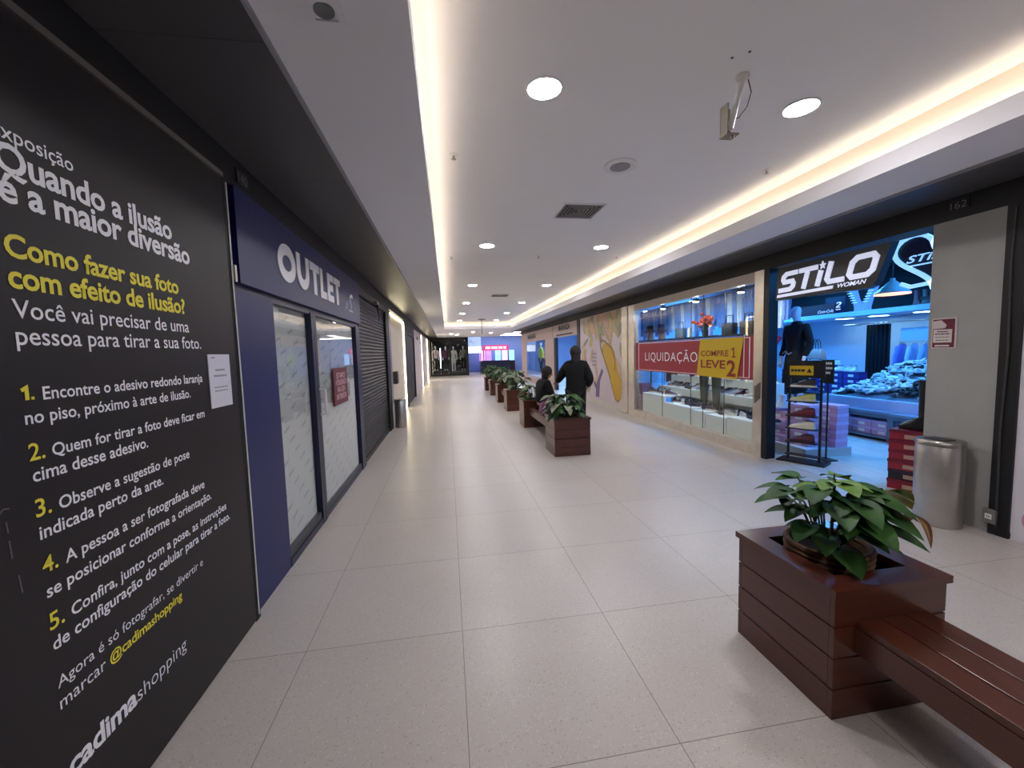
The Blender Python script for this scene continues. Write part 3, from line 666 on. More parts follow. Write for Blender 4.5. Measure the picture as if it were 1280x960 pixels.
m_addspot = M('added fill spot', (255, 255, 255), 0.5, var=0, emit=(0.92, 0.96, 1.0), strength=420)  # lamps added to brighten the window display
for y, w in ((5.5, 'rightmost'), (6.6, 'second from the right'), (7.7, 'leftmost')):
    r = thing('added_fill_spot', 'small added fill spotlight at the top of the sale window, %s' % w, 'spotlight', (XR+0.22, y, 2.35), 0, 'added fill spotlights of the sale window')
    MB().lathe([(0.05, 0), (0.05, -0.05), (0.042, -0.052)], 16).build('housing', m_black, r, True); MB().lathe([(0.040, -0.053), (0.040, -0.056)], 16).build('lamp', m_addspot, r); MB().tube([(0, 0, 0), (0, 0, 0.65)], 0.006, 6).build('stem', m_black, r)

# ---------------------------------------------------------------- blue-lit shoe shop (room)
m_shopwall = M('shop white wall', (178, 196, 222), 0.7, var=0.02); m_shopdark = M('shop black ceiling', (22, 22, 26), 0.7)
XS = 9.0
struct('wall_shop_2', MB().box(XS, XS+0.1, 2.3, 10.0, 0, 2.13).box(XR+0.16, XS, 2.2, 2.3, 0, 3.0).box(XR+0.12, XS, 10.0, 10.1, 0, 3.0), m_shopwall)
struct('ceiling_shop', MB().box(XR+0.25, XS, 2.3, 10.0, 3.0, 3.05).box(XS, XS+0.1, 2.3, 10.0, 2.13, 3.05), m_shopdark)
struct('trim_7', MB().box(XS-1.0, XS, 2.3, 10.0, 2.04, 2.13), m_shopwall)                  # ledge along the back wall
struct('floor_shop_2', MB().box(XR+0.03, XS, 2.93, 10.0, -0.1, 0.004).box(XR+0.16, XS, 2.3, 2.93, -0.1, 0.004), m_shopfloor)
m_bluelamp = M('blue-white lamp', (255, 255, 255), 0.5, var=0, emit=(0.055, 0.38, 1.0), strength=120*L_SHOP)
m_cyanlamp = M('cyan-white lamp', (255, 255, 255), 0.5, var=0, emit=(0.45, 0.85, 1.0), strength=4*L_SHOP)
def shop_light(x, y, z, mat, lab, rx=0.11, ry=0.11, g='round lamps in the blue-lit shoe shop'):
    r = thing('shop_downlight', lab, 'ceiling light', (x, y, z), 0, g)
    MB().lathe([(rx*1.12, 0), (rx*1.14, -0.012), (rx, -0.014)], 20, caps=False).build('rim', m_white, r, True)
    MB().lathe([(rx, -0.003), (rx, -0.010)], 20).build('lamp', mat, r)
for y, w in ((6.9, 'above the dark boots of the back ledge'), (6.1, 'beside the cone lamp'), (7.6, 'above the stacked shoe boxes')):
    shop_light(XS-0.5, y, 2.04, m_cyanlamp, 'glowing round lamp under the back ledge %s' % w, 0.16)
for x, y, w in ((6.0, 3.4, 'just inside the shop entrance'), (6.9, 4.1, 'over the low shoe table'), (6.9, 6.4, 'over the middle of the shoe shop'), (6.4, 7.4, 'over the sale window display'), (7.6, 8.6, 'over the far corner of the shoe shop'), (6.3, 9.2, 'over the far end of the window display')):
    shop_light(x, y, 3.0, m_bluelamp, 'blue-white round ceiling lamp %s' % w, 0.11)

# ---- lit sign over the entrance
r = thing('shop_sign', 'black slanted shop sign with white STILO lettering over the entrance', 'sign', rw(0), RIGHT)
MB().prism([(-4.535, 2.055), (-3.42, 2.03), (-3.36, 2.05), (-3.325, 2.10), (-3.205, 2.42), (-4.50, 2.445)], -0.06, 0.02).build('board', M('sign black', (26, 25, 25), 0.35), r)
m_lit = M('backlit white', (225, 228, 250), 0.4, var=0, emit=(0.72, 0.78, 1.0), strength=0.34)
H, wS, sh = 0.235, 0.052, 0.28
def glyph(pts_list, x0, closed=False, w=wS):
    s = MB()
    for pts in pts_list: s.stroke([(x0+x+z*sh, 2.137+z) for x, z in pts], w, -0.075, -0.06, closed)
    s.build('letter', m_lit, r)
q = wS/2
glyph([[(0.215, H-q), (0.06, H-q), (0.03, H-0.055), (0.03, H/2+0.03), (0.055, H/2), (0.17, H/2), (0.195, H/2-0.03), (0.195, 0.055), (0.165, q), (0.0, q)]], -4.485)
glyph([[(0.0, H-q), (0.235, H-q)], [(0.115, H-wS), (0.115, 0.0)]], -4.245)
glyph([[(0, 0), (0, 0.165)]], -3.955)
st = [( -3.955+0.225*sh+0.038*(1 if k % 2 == 0 else 0.42)*math.sin(PI*k/5), 2.137+0.215+0.046*(1 if k % 2 == 0 else 0.42)*math.cos(PI*k/5)) for k in range(10)]
MB().prism(st, -0.075, -0.06).build('star', m_lit, r)
glyph([[(0, H), (0, 0.06), (0.035, q), (0.20, q)]], -3.855)
glyph([[(0.045, H-q), (0.20, H-q), (0.235, H-0.06), (0.235, 0.065), (0.195, q), (0.04, q), (0.005, 0.06), (0.005, H-0.065)]], -3.615, True)
MB().prism([(-4.50, 2.083), (-3.775, 2.083), (-3.765, 2.115), (-4.49, 2.115)], -0.075, -0.06).build('underline', m_lit, r)
text('small_lettering', 'WOMAN', m_lit, r, -3.715, 2.082, 0.30, y=-0.068, cap=0.042, bold=0.03, shear=0.3)

# ---- neon heart
r = thing('neon_heart_sign', 'glowing blue neon heart sign with small STILO lettering above the cone lamp', 'sign', (5.5, 3.88, 0), RIGHT)
nb = M('blue neon', (255, 255, 255), 0.4, var=0, emit=(0.22, 0.56, 1.0), strength=0.62)
hp = []
for i in range(48):
    t = 2*PI*i/48; hp.append((0.0255*16*math.sin(t)**3, 2.50+0.0205*(13*math.cos(t)-5*math.cos(2*t)-2*math.cos(3*t)-math.cos(4*t))))
MB().prism([(x*0.93, 2.52+(z-2.52)*0.93) for x, z in hp], -0.01, 0.02).build('panel', M('navy sign panel', (14, 20, 60), 0.4), r)
MB().stroke(hp, 0.045, -0.04, -0.01, True).build('neon_tube', nb, r)
text('lettering', 'STiLO', nb, r, -0.27, 2.43, 0.52, y=-0.03, cap=0.085, bold=0.02, shear=0.3); B('underline', nb, r, (-0.29, 0.1, -0.03, -0.02, 2.385, 2.40))
MB().tube([(0.3, 0, 2.75), (0.3, 0, 2.998)], 0.006, 6).build('hanger', m_black, r); MB().stroke([(-0.32, 2.20), (-0.22, 2.15), (0.0, 2.165)], 0.04, -0.04, -0.01).build('neon_tail', nb, r); MB().tube([(-0.3, 0, 2.75), (-0.3, 0, 2.998)], 0.006, 6).build('hanger', m_black, r)
# ---- cone lamp
r = thing('cone_pendant_lamp', 'grey cone pendant lamp with orange glowing rim inside the shop', 'lamp', (6.4, 5.02, 2.20), 0)
MB().lathe([(0.20, 0.0), (0.205, 0.012), (0.05, 0.17), (0.028, 0.19), (0.028, 0.22)], 28).build('shade', M('lamp grey metal', (150, 165, 175), 0.4, 0.3), r, True)
MB().lathe([(0.203, -0.012), (0.203, 0.0)], 28).build('glowing_rim', M('orange glow', (255, 160, 110), 0.5, var=0, emit=(1.0, 0.38, 0.22), strength=1.6), r)
MB().tube([(0, 0, 0.22), (0, 0, 0.80)], 0.005, 6).build('cord', m_black, r)
# ---- neon boots
r = thing('neon_boots', 'pair of glowing blue boots splayed in a V on the back ledge', 'boots', (XS-0.55, 7.18, 2.13), RIGHT)
bl = M('deep blue glow', (30, 70, 220), 0.5, emit=(0.05, 0.2, 1.0), strength=0.9)
for sgn in (-1, 1):
    s = MB().rings([((sgn*0.06, 0, 0), 0.07, 0.12), ((sgn*0.06, 0, 0.10), 0.08, 0.10), ((sgn*0.13, 0, 0.25), 0.065, 0.065), ((sgn*0.22, 0, 0.50), 0.075, 0.075)], 14)
    bt = s.build('boot', bl, r, True)
    lc = MB()
    for k in range(6): lc.box(sgn*(0.11+0.025*k)-0.05, sgn*(0.11+0.025*k)+0.05, -0.085, -0.068, 0.20+k*0.05, 0.212+k*0.05)
    lc.build('laces', nb, bt)
# ---- red script sign on the ledge
r = thing('script_sign', 'dark red fascia with white script soft-drink lettering under the shop sign', 'sign', (XS-0.98, 7.55, 2.13), RIGHT)
B('board', M('dark red board', (70, 26, 34), 0.5), r, (-0.9, 0.15, 0, 0.03, -0.09, 0.22))
text('lettering', 'Coca-Cola', m_lit, r, -0.23, 0.035, 0.36, y=-0.006, bold=0.0, shear=0.35)
r = thing('ledge_picture', 'small dark framed picture with white block lettering standing on the red fascia ledge', 'picture', (XS-0.8, 7.55, 2.131), RIGHT)
B('board', M('navy sign panel', (14, 20, 60)), r, (-0.22, 0.22, 0, 0.03, 0, 0.36)); text('lettering', '2', m_lit, r, -0.02, 0.13, 0.16, y=-0.005, cap=0.12, bold=0.02, shear=0.3); B('underline', m_lit, r, (-0.15, 0.12, -0.005, 0, 0.08, 0.10))
rd = random.Random(3)
for k in range(14):
    y = 4.35+k*0.13
    c = rd.choice(((70, 50, 70), (120, 60, 70), (60, 60, 110), (100, 80, 80)))
    o = MB().rings([((0, 0, 0), 0.045, 0.09), ((0, 0, 0.06), 0.05, 0.07), ((0, 0.02, 0.12), 0.035, 0.04), ((0, 0.02, 0.27), 0.04, 0.042)], 10).build('ledge_boot', M('boot colour %d' % (c[0]), c, 0.5), None, True, loc=(XS-0.75, y, 2.13))
    tag(o, 'ankle boot in the dark row on the back ledge below the cone lamp', 'boot', 'boots on the back ledge')
tag(MB().lathe([(0.07, 0), (0.06, 0.12), (0.03, 0.26), (0.022, 0.36)], 16).build('white_bottle_vase', m_white, None, True, loc=(XS-0.8, 5.12, 2.13)) if False else MB().lathe([(0.09, 0), (0.07, 0.14), (0.035, 0.28), (0.022, 0.42)], 16).build('tall_vase', m_white, None, True, loc=(7.6, 5.18, 2.20)), 'tall white tapering vase on the wall shelf right of the cone lamp', 'vase')
tag(B('wall_shelf', m_shopdark, None, (7.4, 7.8, 4.4, 5.4, 2.15, 2.20)) , 'dark hanging shelf holding the tall white vase', 'shelf')
# ---- fitting-room curtain and clothes
def drape(name, w, z0, z1, amp, nf, mat, parent=None, n=60):
    s = MB(); top, bot = [], []
    for i in range(n+1):
        t = i/n; x = -w/2+w*t; y = amp*math.sin(2*PI*nf*t); top.append((x, y*0.7, z1)); bot.append((x*1.02, y*1.3, z0))
    mid = [((a[0]+b[0])/2, (a[1]+b[1])/2, (a[2]+b[2])/2) for a, b in zip(top, bot)]
    for a, b in ((top, mid), (mid, bot)):
        for i in range(n): s.face([b[i], b[i+1], a[i+1], a[i]])
    bmesh.ops.remove_doubles(s.bm, verts=s.bm.verts, dist=1e-5)
    bmesh.ops.solidify(s.bm, geom=s.bm.faces[:], thickness=0.006)
    return s.build(name, mat, parent, True)
r = thing('fitting_room_curtain', 'tall black fitting-room curtain on rings at the back of the shop', 'curtain', (XS-0.55, 6.85, 0), RIGHT)
drape('cloth', 0.46, 0.05, 1.86, 0.03, 6, M('black curtain cloth', (14, 14, 26), 0.8), r)
MB().tube([(-0.72, 0, 1.885), (0.72, 0, 1.885)], 0.010, 8).build('rail', m_steel, r)
MB().tube([(-0.72, 0, 1.885), (-0.72, 0.45, 1.885)], 0.010, 8).build('bracket', m_steel, r); MB().tube([(0.72, 0, 1.885), (0.72, 0.45, 1.885)], 0.010, 8).build('bracket', m_steel, r)
for k in range(5): MB().lathe([(0.02, -0.012), (0.024, 0), (0.02, 0.012)], 12).xf(Matrix.Translation((-0.18+0.09*k, 0, 1.885))).build('ring', m_steel, r, True)
r = thing('clothes_rail', 'steel clothes rail of pale blue blouses right of the black curtain', 'clothes rail', (XS-0.6, 6.05, 0), RIGHT)
MB().tube([(-0.36, 0, 0), (-0.36, 0, 1.5), (0.5, 0, 1.5), (0.5, 0, 0)], 0.012, 8).build('frame', m_steel, r)
B('header_panel', M('pale header panel', (190, 210, 235), 0.5), r, (-0.34, 0.48, -0.02, 0.0, 1.52, 1.76))
def garment(parent_loc, rz, lab, col, w=0.36, h=0.55, g=None, name='blouse', cat='clothes'):
    r = thing(name, lab, cat, parent_loc, rz, g); mat = M('cloth %s' % (col,), col, 0.85, var=0.1, scale=10)
    MB().loft([[(x*k, y*d, z) for x, y in ((-1, 0), (-.5, -1), (.5, -1), (1, 0), (.5, 1), (-.5, 1))] for z, k, d in ((-h, w*0.52, 0.035), (-h*0.5, w*0.46, 0.04), (-0.10, w*0.5, 0.045), (-0.02, w*0.22, 0.035))]).build('body', mat, r, True)
    for s in (-1, 1): MB().tube([(s*w*0.38, 0, -0.08), (s*w*0.62, 0, -0.26), (s*w*0.64, 0, -0.42)], 0.045, 10, 0.035).build('sleeve', mat, r, True)
    MB().tube([(-w*0.4, 0, -0.05), (0, 0, 0.0), (w*0.4, 0, -0.05)], 0.006, 6).build('hanger', m_steel, r)
    return r
for k, (c, w) in enumerate((((120, 130, 215), 'violet-blue blouse hanging at the near-curtain end of the rail'), ((185, 205, 240), 'pale blue blouse hanging second on the rail by the curtain'), ((165, 190, 235), 'pale blue shirt hanging third on the rail by the curtain'), ((200, 215, 240), 'white-blue top hanging last on the rail by the curtain'))):
    garment((XS-0.62, 6.36-k*0.2, 1.485), 0.25, w, c, 0.34, 0.6, 'blouses on the clothes rail')
r = thing('white_cube_stand', 'pale blue draped display cube under the blouses on the rail', 'display cube', (XS-0.48, 6.02, 0))
MB().box(-0.22, 0.22, -0.35, 0.35, 0, 0.85, bev=0.02).build('body', M('pale header panel', (190, 210, 235)), r); B('cloth_seam', M('cloth grey', (150, 165, 190)), r, (-0.225, -0.22, -0.004, 0.004, 0, 0.84))

# ---------------------------------------------------------------- shoes
def shoe_mesh(L_=0.26, w=0.085, h=0.10):
    """profile sections along y (heel at +): returns upper MB and sole MB, toe to -y"""
    sol, up = MB(), MB(); secs = []
    K = ((0.0, 0.35, 0.26), (0.06, 0.70, 0.40), (0.2, 0.98, 0.50), (0.4, 0.95, 0.60), (0.55, 0.82, 0.80), (0.72, 0.74, 1.0), (0.9, 0.72, 1.0), (1.0, 0.45, 0.92))
    for q_ in range(15):
        t = q_/14; j = max(i for i in range(7) if K[i][0] <= t+1e-9); f = (t-K[j][0])/(K[j+1][0]-K[j][0]); f = f*f*(3-2*f)
        ww = K[j][1]+(K[j+1][1]-K[j][1])*f; hh = K[j][2]+(K[j+1][2]-K[j][2])*f
        y = -L_/2+L_*t
        ring = []
        for i in range(12):
            a = 2*PI*i/12; xx = math.cos(a)*w/2*ww; zz = 0.022+max(0, (math.sin(a)+0.35)/1.35)*(h*hh-0.022)
            ring.append((xx*(1 if math.sin(a) < 0.3 else 0.72), y, zz))
        secs.append(ring)
    up.loft(secs)
    o = [(-0.30, -.5), (-0.47, -.42), (-0.52, -.25), (-0.48, 0), (-0.40, .15), (-0.42, .38), (-0.30, .5), (0.30, .5), (0.42, .38), (0.40, .15), (0.48, 0), (0.52, -.25), (0.47, -.42), (0.30, -.5)]
    sol.loft([[(x*w*1.06, y*L_*1.03, z) for x, y in o] for z in (0, 0.024)])
    return up, sol
_shoe = {}
def shoe(loc, rz, lab, cu, cs, g, cat='shoe', lace=True, name='sneaker'):
    key = (cu, cs, lace)
    if key not in _shoe:
        r = thing(name, lab, cat, loc, rz, g); up, sol = shoe_mesh()
        up.build('upper', M('shoe %s' % (cu,), cu, 0.6, var=0.12, scale=25), r, True); sol.build('sole', M('sole %s' % (cs,), cs, 0.6), r)
        if lace:
            l = MB()
            for k in range(4): l.box(-0.022, 0.022, -0.045+k*0.02, -0.038+k*0.02, 0.058+k*0.0085, 0.066+k*0.0085)
            l.build('laces', M('lace %s' % (cs,), cs, 0.7), r)
        MB().rings([((0, 0.07, 0.098), 0.024, 0.05), ((0, 0.07, 0.103), 0.026, 0.052)], 14).build('collar', M('shoe lining', (40, 38, 42), 0.8), r, True)
        _shoe[key] = r; return r
    r = dup(_shoe[key]); place(r, loc, rz, lab); r['group'] = g; r['category'] = cat; r.name = name
    return r

# ---- black shoe rack in the entrance
r = thing('shoe_rack', 'narrow black metal shoe rack with yellow card standing in the shop entrance', 'rack', (4.44, 4.46, 0), RIGHT+0.49)
fr = M('rack black', (18, 17, 20), 0.4)
B('base', fr, r, (-0.26, 0.26, -0.13, 0.13, 0.0, 0.025))
for x in (-0.17, 0.17): B('post', fr, r, (x-0.012, x+0.012, 0.0, 0.024, 0.025, 1.29))
zs = (0.095, 0.262, 0.434, 0.595, 0.781, 0.956)
for z in zs: B('shelf', fr, r, (-0.17, 0.17, -0.11, 0.0, z, z+0.014))
B('header_board', fr, r, (-0.19, 0.21, -0.012, 0.0, 1.08, 1.30))
yc = B('yellow_card', M('yellow card', (222, 178, 20), 0.5, var=0), r, (-0.165, 0.09, -0.018, -0.012, 1.115, 1.235)); smudge('lettering', m_ink, yc, -0.075, 1.16, 0.15, 0.03, -0.019); MB().prism([(0.02, 1.15), (0.075, 1.15), (0.047, 1.205)], -0.02, -0.018).build('triangle', m_ink, yc)
rot = RIGHT+0.49
def onrack(z, lx=0.0): v = Matrix.Rotation(rot, 3, 'Z') @ Vector((lx, -0.055, 0)); return (4.44+v.x, 4.46+v.y, z+0.0145)
for z, cu, cs, w in ((0.956, (40, 40, 44), (225, 222, 214), 'black and white sneaker on the top shelf of the black rack'), (0.781, (196, 190, 120), (214, 210, 190), 'cream yellow sneaker on the second shelf of the black rack'), (0.595, (110, 26, 44), (96, 22, 38), 'dark red slip-on on the third shelf of the black rack'), (0.434, (222, 214, 190), (226, 220, 200), 'cream sneaker on the fourth shelf of the black rack'), (0.262, (86, 34, 52), (60, 26, 40), 'dark plum slipper on the fifth shelf of the black rack')):
    shoe(onrack(z), rot-PI/2, w, cu, cs, 'shoes on the black rack')
r = thing('price_board', 'black board with white handwritten prices beside the yellow card', 'sign', (4.76, 4.46, 0), RIGHT)
B('board', fr, r, (-0.085, 0.085, 0, 0.012, 1.0, 1.30)); B('pole', fr, r, (-0.008, 0.008, 0.012, 0.024, 0.01, 1.1)); B('foot', fr, r, (-0.09, 0.09, -0.05, 0.10, 0.0045, 0.02))
for z, w in ((1.24, .12), (1.18, .14), (1.12, .08)): smudge('lettering', m_white, r, 0.0, z, w, .028, -0.001)

# ---- shoe boxes
m_bxp = M('pink shoe box', (196, 152, 190), 0.6, var=0.04); m_bxl = M('lilac box lid', (206, 172, 214), 0.6, var=0.04)
_box = {}
def shoebox(loc, rz, lab, body, lid, g, sz=(0.30, 0.20, 0.11), label_mat=None):
    key = (body.name, lid.name, sz)
    if key not in _box:
        r = thing('shoe_box', lab, 'shoe box', loc, rz, g); a, b, h = sz[0]/2, sz[1]/2, sz[2]
        B('body', body, r, (-a, a, -b, b, 0, h*0.94)); B('lid', lid, r, (-a-0.004, a+0.004, -b-0.004, b+0.004, h*0.68, h))
        B('end_label', label_mat or m_white, r, (-a*0.35, a*0.35, -b-0.0015, -b, h*0.15, h*0.55))
        _box[key] = r; return r
    r = dup(_box[key]); place(r, loc, rz, lab); r['group'] = g
    return r
for k in range(4): shoebox((4.74+0.01*(k % 2), 5.12, 0.125+k*0.112), RIGHT+0.02*k, 'pink shoe box, number %d from the floor in the stack by the black post' % (k+1), m_bxp, m_bxl, 'pink shoe boxes by the rack')
for k in range(5):
    for q_, (x, y) in enumerate(((4.82, 4.84), (5.12, 4.72))): shoebox((x, y, 0.125+k*0.112), RIGHT+0.06+0.015*k, 'pink shoe box, %s from the floor in the %s stack behind the black rack' % (('first', 'second', 'third', 'fourth', 'fifth')[k], ('front', 'rear')[q_]), m_bxp, m_bxl, 'pink shoe boxes by the rack')
r = thing('display_plinth', 'low pale plinth carrying the pink shoe box stacks by the entrance', 'plinth', (0, 0, 0)); B('body', M('pale plinth', (190, 185, 180), 0.5), r, (4.60, 5.30, 4.58, 5.27, 0.004, 0.11)); B('top', M('pale header panel', (190, 210, 235)), r, (4.60, 5.30, 4.58, 5.27, 0.11, 0.124)) 
r = thing('draped_cone', 'pale blue folded paper cone on the pink boxes by the black post', 'decoration', (4.74, 5.12, 0.573))
MB().lathe([(0.11, 0), (0.09, 0.05), (0.05, 0.16), (0.045, 0.22)], 14).build('cone', M('pale header panel', (190, 210, 235)), r, True); MB().lathe([(0.112, 0), (0.118, 0.02), (0.108, 0.04)], 14, caps=False).build('band', M('cloth band', (110, 120, 220), 0.6), r, True)
m_red, m_dred = M('red shoe box', (150, 22, 44), 0.5, var=0.05), M('dark red lid', (118, 16, 36), 0.5, var=0.05)
m_bbx, m_bbl = M('black shoe box', (40, 24, 30), 0.5), M('black box lid', (56, 26, 34), 0.5)
for k in range(6):
    o = shoebox((4.62+0.006*(k % 2), 3.33, 0.006+k*0.102), RIGHT+0.35+0.02*math.sin(k*2.0), '%s shoe box, %s of the red stack beside the grey plaster column' % ('black' if k == 1 else 'red', ('lowest', 'second from the floor', 'third from the floor', 'fourth from the floor', 'fifth from the floor', 'topmost')[k]), m_bbx if k == 1 else m_red, m_bbl if k == 1 else m_dred, 'red shoe boxes by the column', (0.36, 0.24, 0.10), M('gold print', (190, 150, 120), 0.5))
r = thing('tall_boot', 'tall black boot standing on the red shoe boxes by the column', 'boot', (4.62, 3.32, 0.62), RIGHT-1.2)
MB().rings([((0, -0.03, 0), 0.045, 0.125), ((0, -0.03, 0.03), 0.05, 0.13), ((0, -0.01, 0.07), 0.048, 0.10), ((0, 0.045, 0.13), 0.045, 0.055), ((0.0, 0.05, 0.3), 0.055, 0.06), ((0, 0.05, 0.50), 0.065, 0.068)], 16).build('upper', M('black leather', (14, 14, 18), 0.35), r, True)
B('heel', m_ink, r, (-0.035, 0.035, 0.04, 0.10, -0.004, 0.03))
# purple boxes at the back
m_bxv, m_bxd = M('violet shoe box', (62, 46, 140), 0.6), M('dark violet lid', (44, 36, 110), 0.6)
k0 = 0
for bx, by, n in ((7.9, 7.75, 5), (7.9, 7.42, 5), (7.75, 7.0, 4), (7.75, 6.68, 4), (7.7, 8.1, 4)):
    for k in range(n): shoebox((bx, by, 0.505+k*0.112), RIGHT, 'violet shoe box, %s up in the %s pile behind the low shoe tables' % (('first', 'second', 'third', 'fourth', 'fifth')[k], {7.75: 'bag-side', 7.42: 'second', 7.0: 'third', 6.68: 'curtain-side', 8.1: 'leftmost'}[by]), m_bxv, m_bxd, 'violet shoe boxes at the back')
r = thing('back_counter', 'dark display counter under the violet shoe boxes', 'counter', (7.85, 7.4, 0), RIGHT)
B('body', m_shopdark, r, (-1.1, 0.83, -0.35, 0.35, 0.004, 0.48)); B('top', M('dark counter top', (40, 42, 60), 0.4), r, (-1.12, 0.84, -0.37, 0.37, 0.48, 0.503)); B('fronts', M('navy sign panel', (14, 20, 60)), r, *[(-1.05+0.5*i, -0.6+0.5*i, -0.355, -0.35, 0.06, 0.44) for i in range(4)])
wh = (215, 222, 232)
for k in range(9): shoe((7.85+0.06*(k % 2), 8.15-0.17*k, 0.505+0.112*(5 if 7.3 < 8.15-0.17*k < 7.9 else 4)+0.001), RIGHT+0.4*math.sin(k), 'white sneaker lying on top of the violet shoe boxes', wh, (230, 230, 236), 'white sneakers on the violet boxes')
# bag
r = thing('handbag', 'pinkish tan handbag with two thin handles on top of the violet boxes', 'bag', (7.85, 7.62, 1.18), RIGHT)
MB().loft([[(x*k, y*d, z) for x, y in ((-1, -.7), (-.8, -1), (.8, -1), (1, -.7), (1, .7), (.8, 1), (-.8, 1), (-1, .7))] for z, k, d in ((0, .17, .07), (.04, .18, .08), (.16, .155, .06), (.22, .12, .03))]).build('body', M('tan leather', (190, 138, 130), 0.5), r, True)
for y in (-0.03, 0.03): MB().tube([(-.07, y, .20), (-.055, y, .36), (0, y, .43), (.055, y, .36), (.07, y, .20)], 0.008, 8).build('handle', M('dark handle', (50, 40, 46), 0.5), r, True)
B('base_trim', M('dark handle', (50, 40, 46)), r, (-.17, .17, -.072, .072, -0.001, 0.012))

# ---- low tables and heap of sandals
def low_table(loc, lab, ly):
    r = thing('low_display_table', lab, 'table', loc); m = M('table grey blue', (96, 112, 132), 0.4)
    B('top', M('table top', (120, 140, 165), 0.35), r, (-0.02, 1.75, 0, ly, 0.42, 0.455)); B('lower_shelf', m, r, (0.0, 1.73, 0.03, ly-0.03, 0.05, 0.075))
    B('apron', m, r, (0.0, 0.03, 0.05, ly-0.05, 0.36, 0.42))
    for x in (0.0, 1.68):
        for y in (0.0, ly-0.05): B('leg', m, r, (x, x+0.05, y, y+0.05, 0.004, 0.42))
low_table((6.42, 4.98, 0), 'low display table with pink shoe boxes on its lower shelf in the blue-lit shop', 1.5)
low_table((6.36, 3.65, 0), 'low display table behind the red shoe boxes by the column', 1.3)
for k in range(4): 
    for q_ in range(2): shoebox((6.62, 5.18+0.31*k, 0.0755+q_*0.112), RIGHT, 'lilac shoe box on the lower table shelf, %s column %s from the column side' % (('bottom of', 'top of')[q_], ('first', 'second', 'third', 'fourth')[k]), m_bxp, m_bxl, 'lilac boxes under the low table')
r = thing('white_riser', 'long pale riser box on the low tables under the heap of sandals', 'riser', (6.55, 3.8, 0.456))
B('body', M('pale riser', (190, 205, 240), 0.45), r, (0, 1.5, 0, 2.45, 0, 0.16)); B('seam', M('cloth grey', (150, 165, 190)), r, (-0.002, 0, 0.65, 0.655, 0, 0.16))
def sandal(loc, rot, lab, cu, cs, g):
    key = ('sandal', cu, cs)
    if key not in _shoe:
        r = thing('sandal', lab, 'sandal', loc, 0, g)
        o = [(-.25, -.5), (-.46, -.38), (-.48, -.15), (-.36, .1), (-.36, .4), (-.2, .5), (.2, .5), (.36, .4), (.36, .1), (.48, -.15), (.46, -.38), (.25, -.5)]
        MB().loft([[(x*.085, y*.25, z) for x, y in o] for z in (0, .018)]).build('sole', M('sole %s' % (cs,), cs, 0.6), r)
        MB().loft([[(x, y, z) for x, z in ((-.043, .012), (-.03, .045), (0, .058), (.03, .045), (.043, .012), (.036, .012), (.025, .037), (0, .05), (-.025, .037), (-.036, .012))] for y in (-.085, -.02)]).build('strap', M('strap %s' % (cu,), cu, 0.6), r)
        _shoe[key] = r
    else:
        r = dup(_shoe[key]); r['label'] = lab; r['group'] = g
    r.location = loc; r.rotation_euler = rot
rd = random.Random(11)
def heap(x, y): return 0.625+0.50*max(0, min(1, (x-6.62)/1.15))*max(0, min(1, (6.3-y)/0.5))*max(0, min(1, (y-3.7)/0.3))
hb = MB(); gx, gy = 14, 24
gp = [[(6.62+1.38*i/gx, 3.84+2.36*j/gy) for j in range(gy+1)] for i in range(gx+1)]
top = [[(x, y, heap(x, y)-0.03+0.012*rd.random()) for x, y in row] for row in gp]
for i in range(gx):
    for j in range(gy):
        hb.face([top[i][j], top[i+1][j], top[i+1][j+1], top[i][j+1]])
for i in range(gx):
    for j in (0, gy): hb.face([top[i][j], top[i+1][j], (*gp[i+1][j], .617), (*gp[i][j], .617)])
for j in range(gy):
    for i in (0, gx): hb.face([top[i][j], top[i][j+1], (*gp[i][j+1], .617), (*gp[i][j], .617)])
bmesh.ops.remove_doubles(hb.bm, verts=hb.bm.verts, dist=1e-5)
tag(hb.build('sandal_heap', M('heap gap shade', (96, 104, 120), 0.8, var=0.35, scale=30), None), 'shade-dark core of the sandals heaped on the pale riser', 'sandals', kind='stuff')  # dark core colour stands in for shade between the sandals
for k in range(270):
    x, y = rd.uniform(6.68, 7.95), rd.uniform(3.92, 6.12)
    dk = (x < 7.15 and y < 5.1 and rd.random() < 0.62)
    cu, cs = ((30, 30, 34), (52, 50, 52)) if dk else rd.choice((((220, 224, 230), (206, 212, 220)), ((226, 228, 232), (60, 60, 66)), ((216, 220, 230), (226, 228, 234)), ((226, 228, 232), (206, 212, 220))))
    sandal((x, y, heap(x, y)+rd.uniform(0.0, 0.035)), (rd.uniform(-.3, .3), -0.35+rd.uniform(-.3, .3), rd.uniform(0, 6.28)), 'black flat sandal at the front of the heap on the riser' if dk else 'white flat sandal in the big heap on the riser', cu, cs, 'black sandals in the heap' if dk else 'white sandals in the heap')

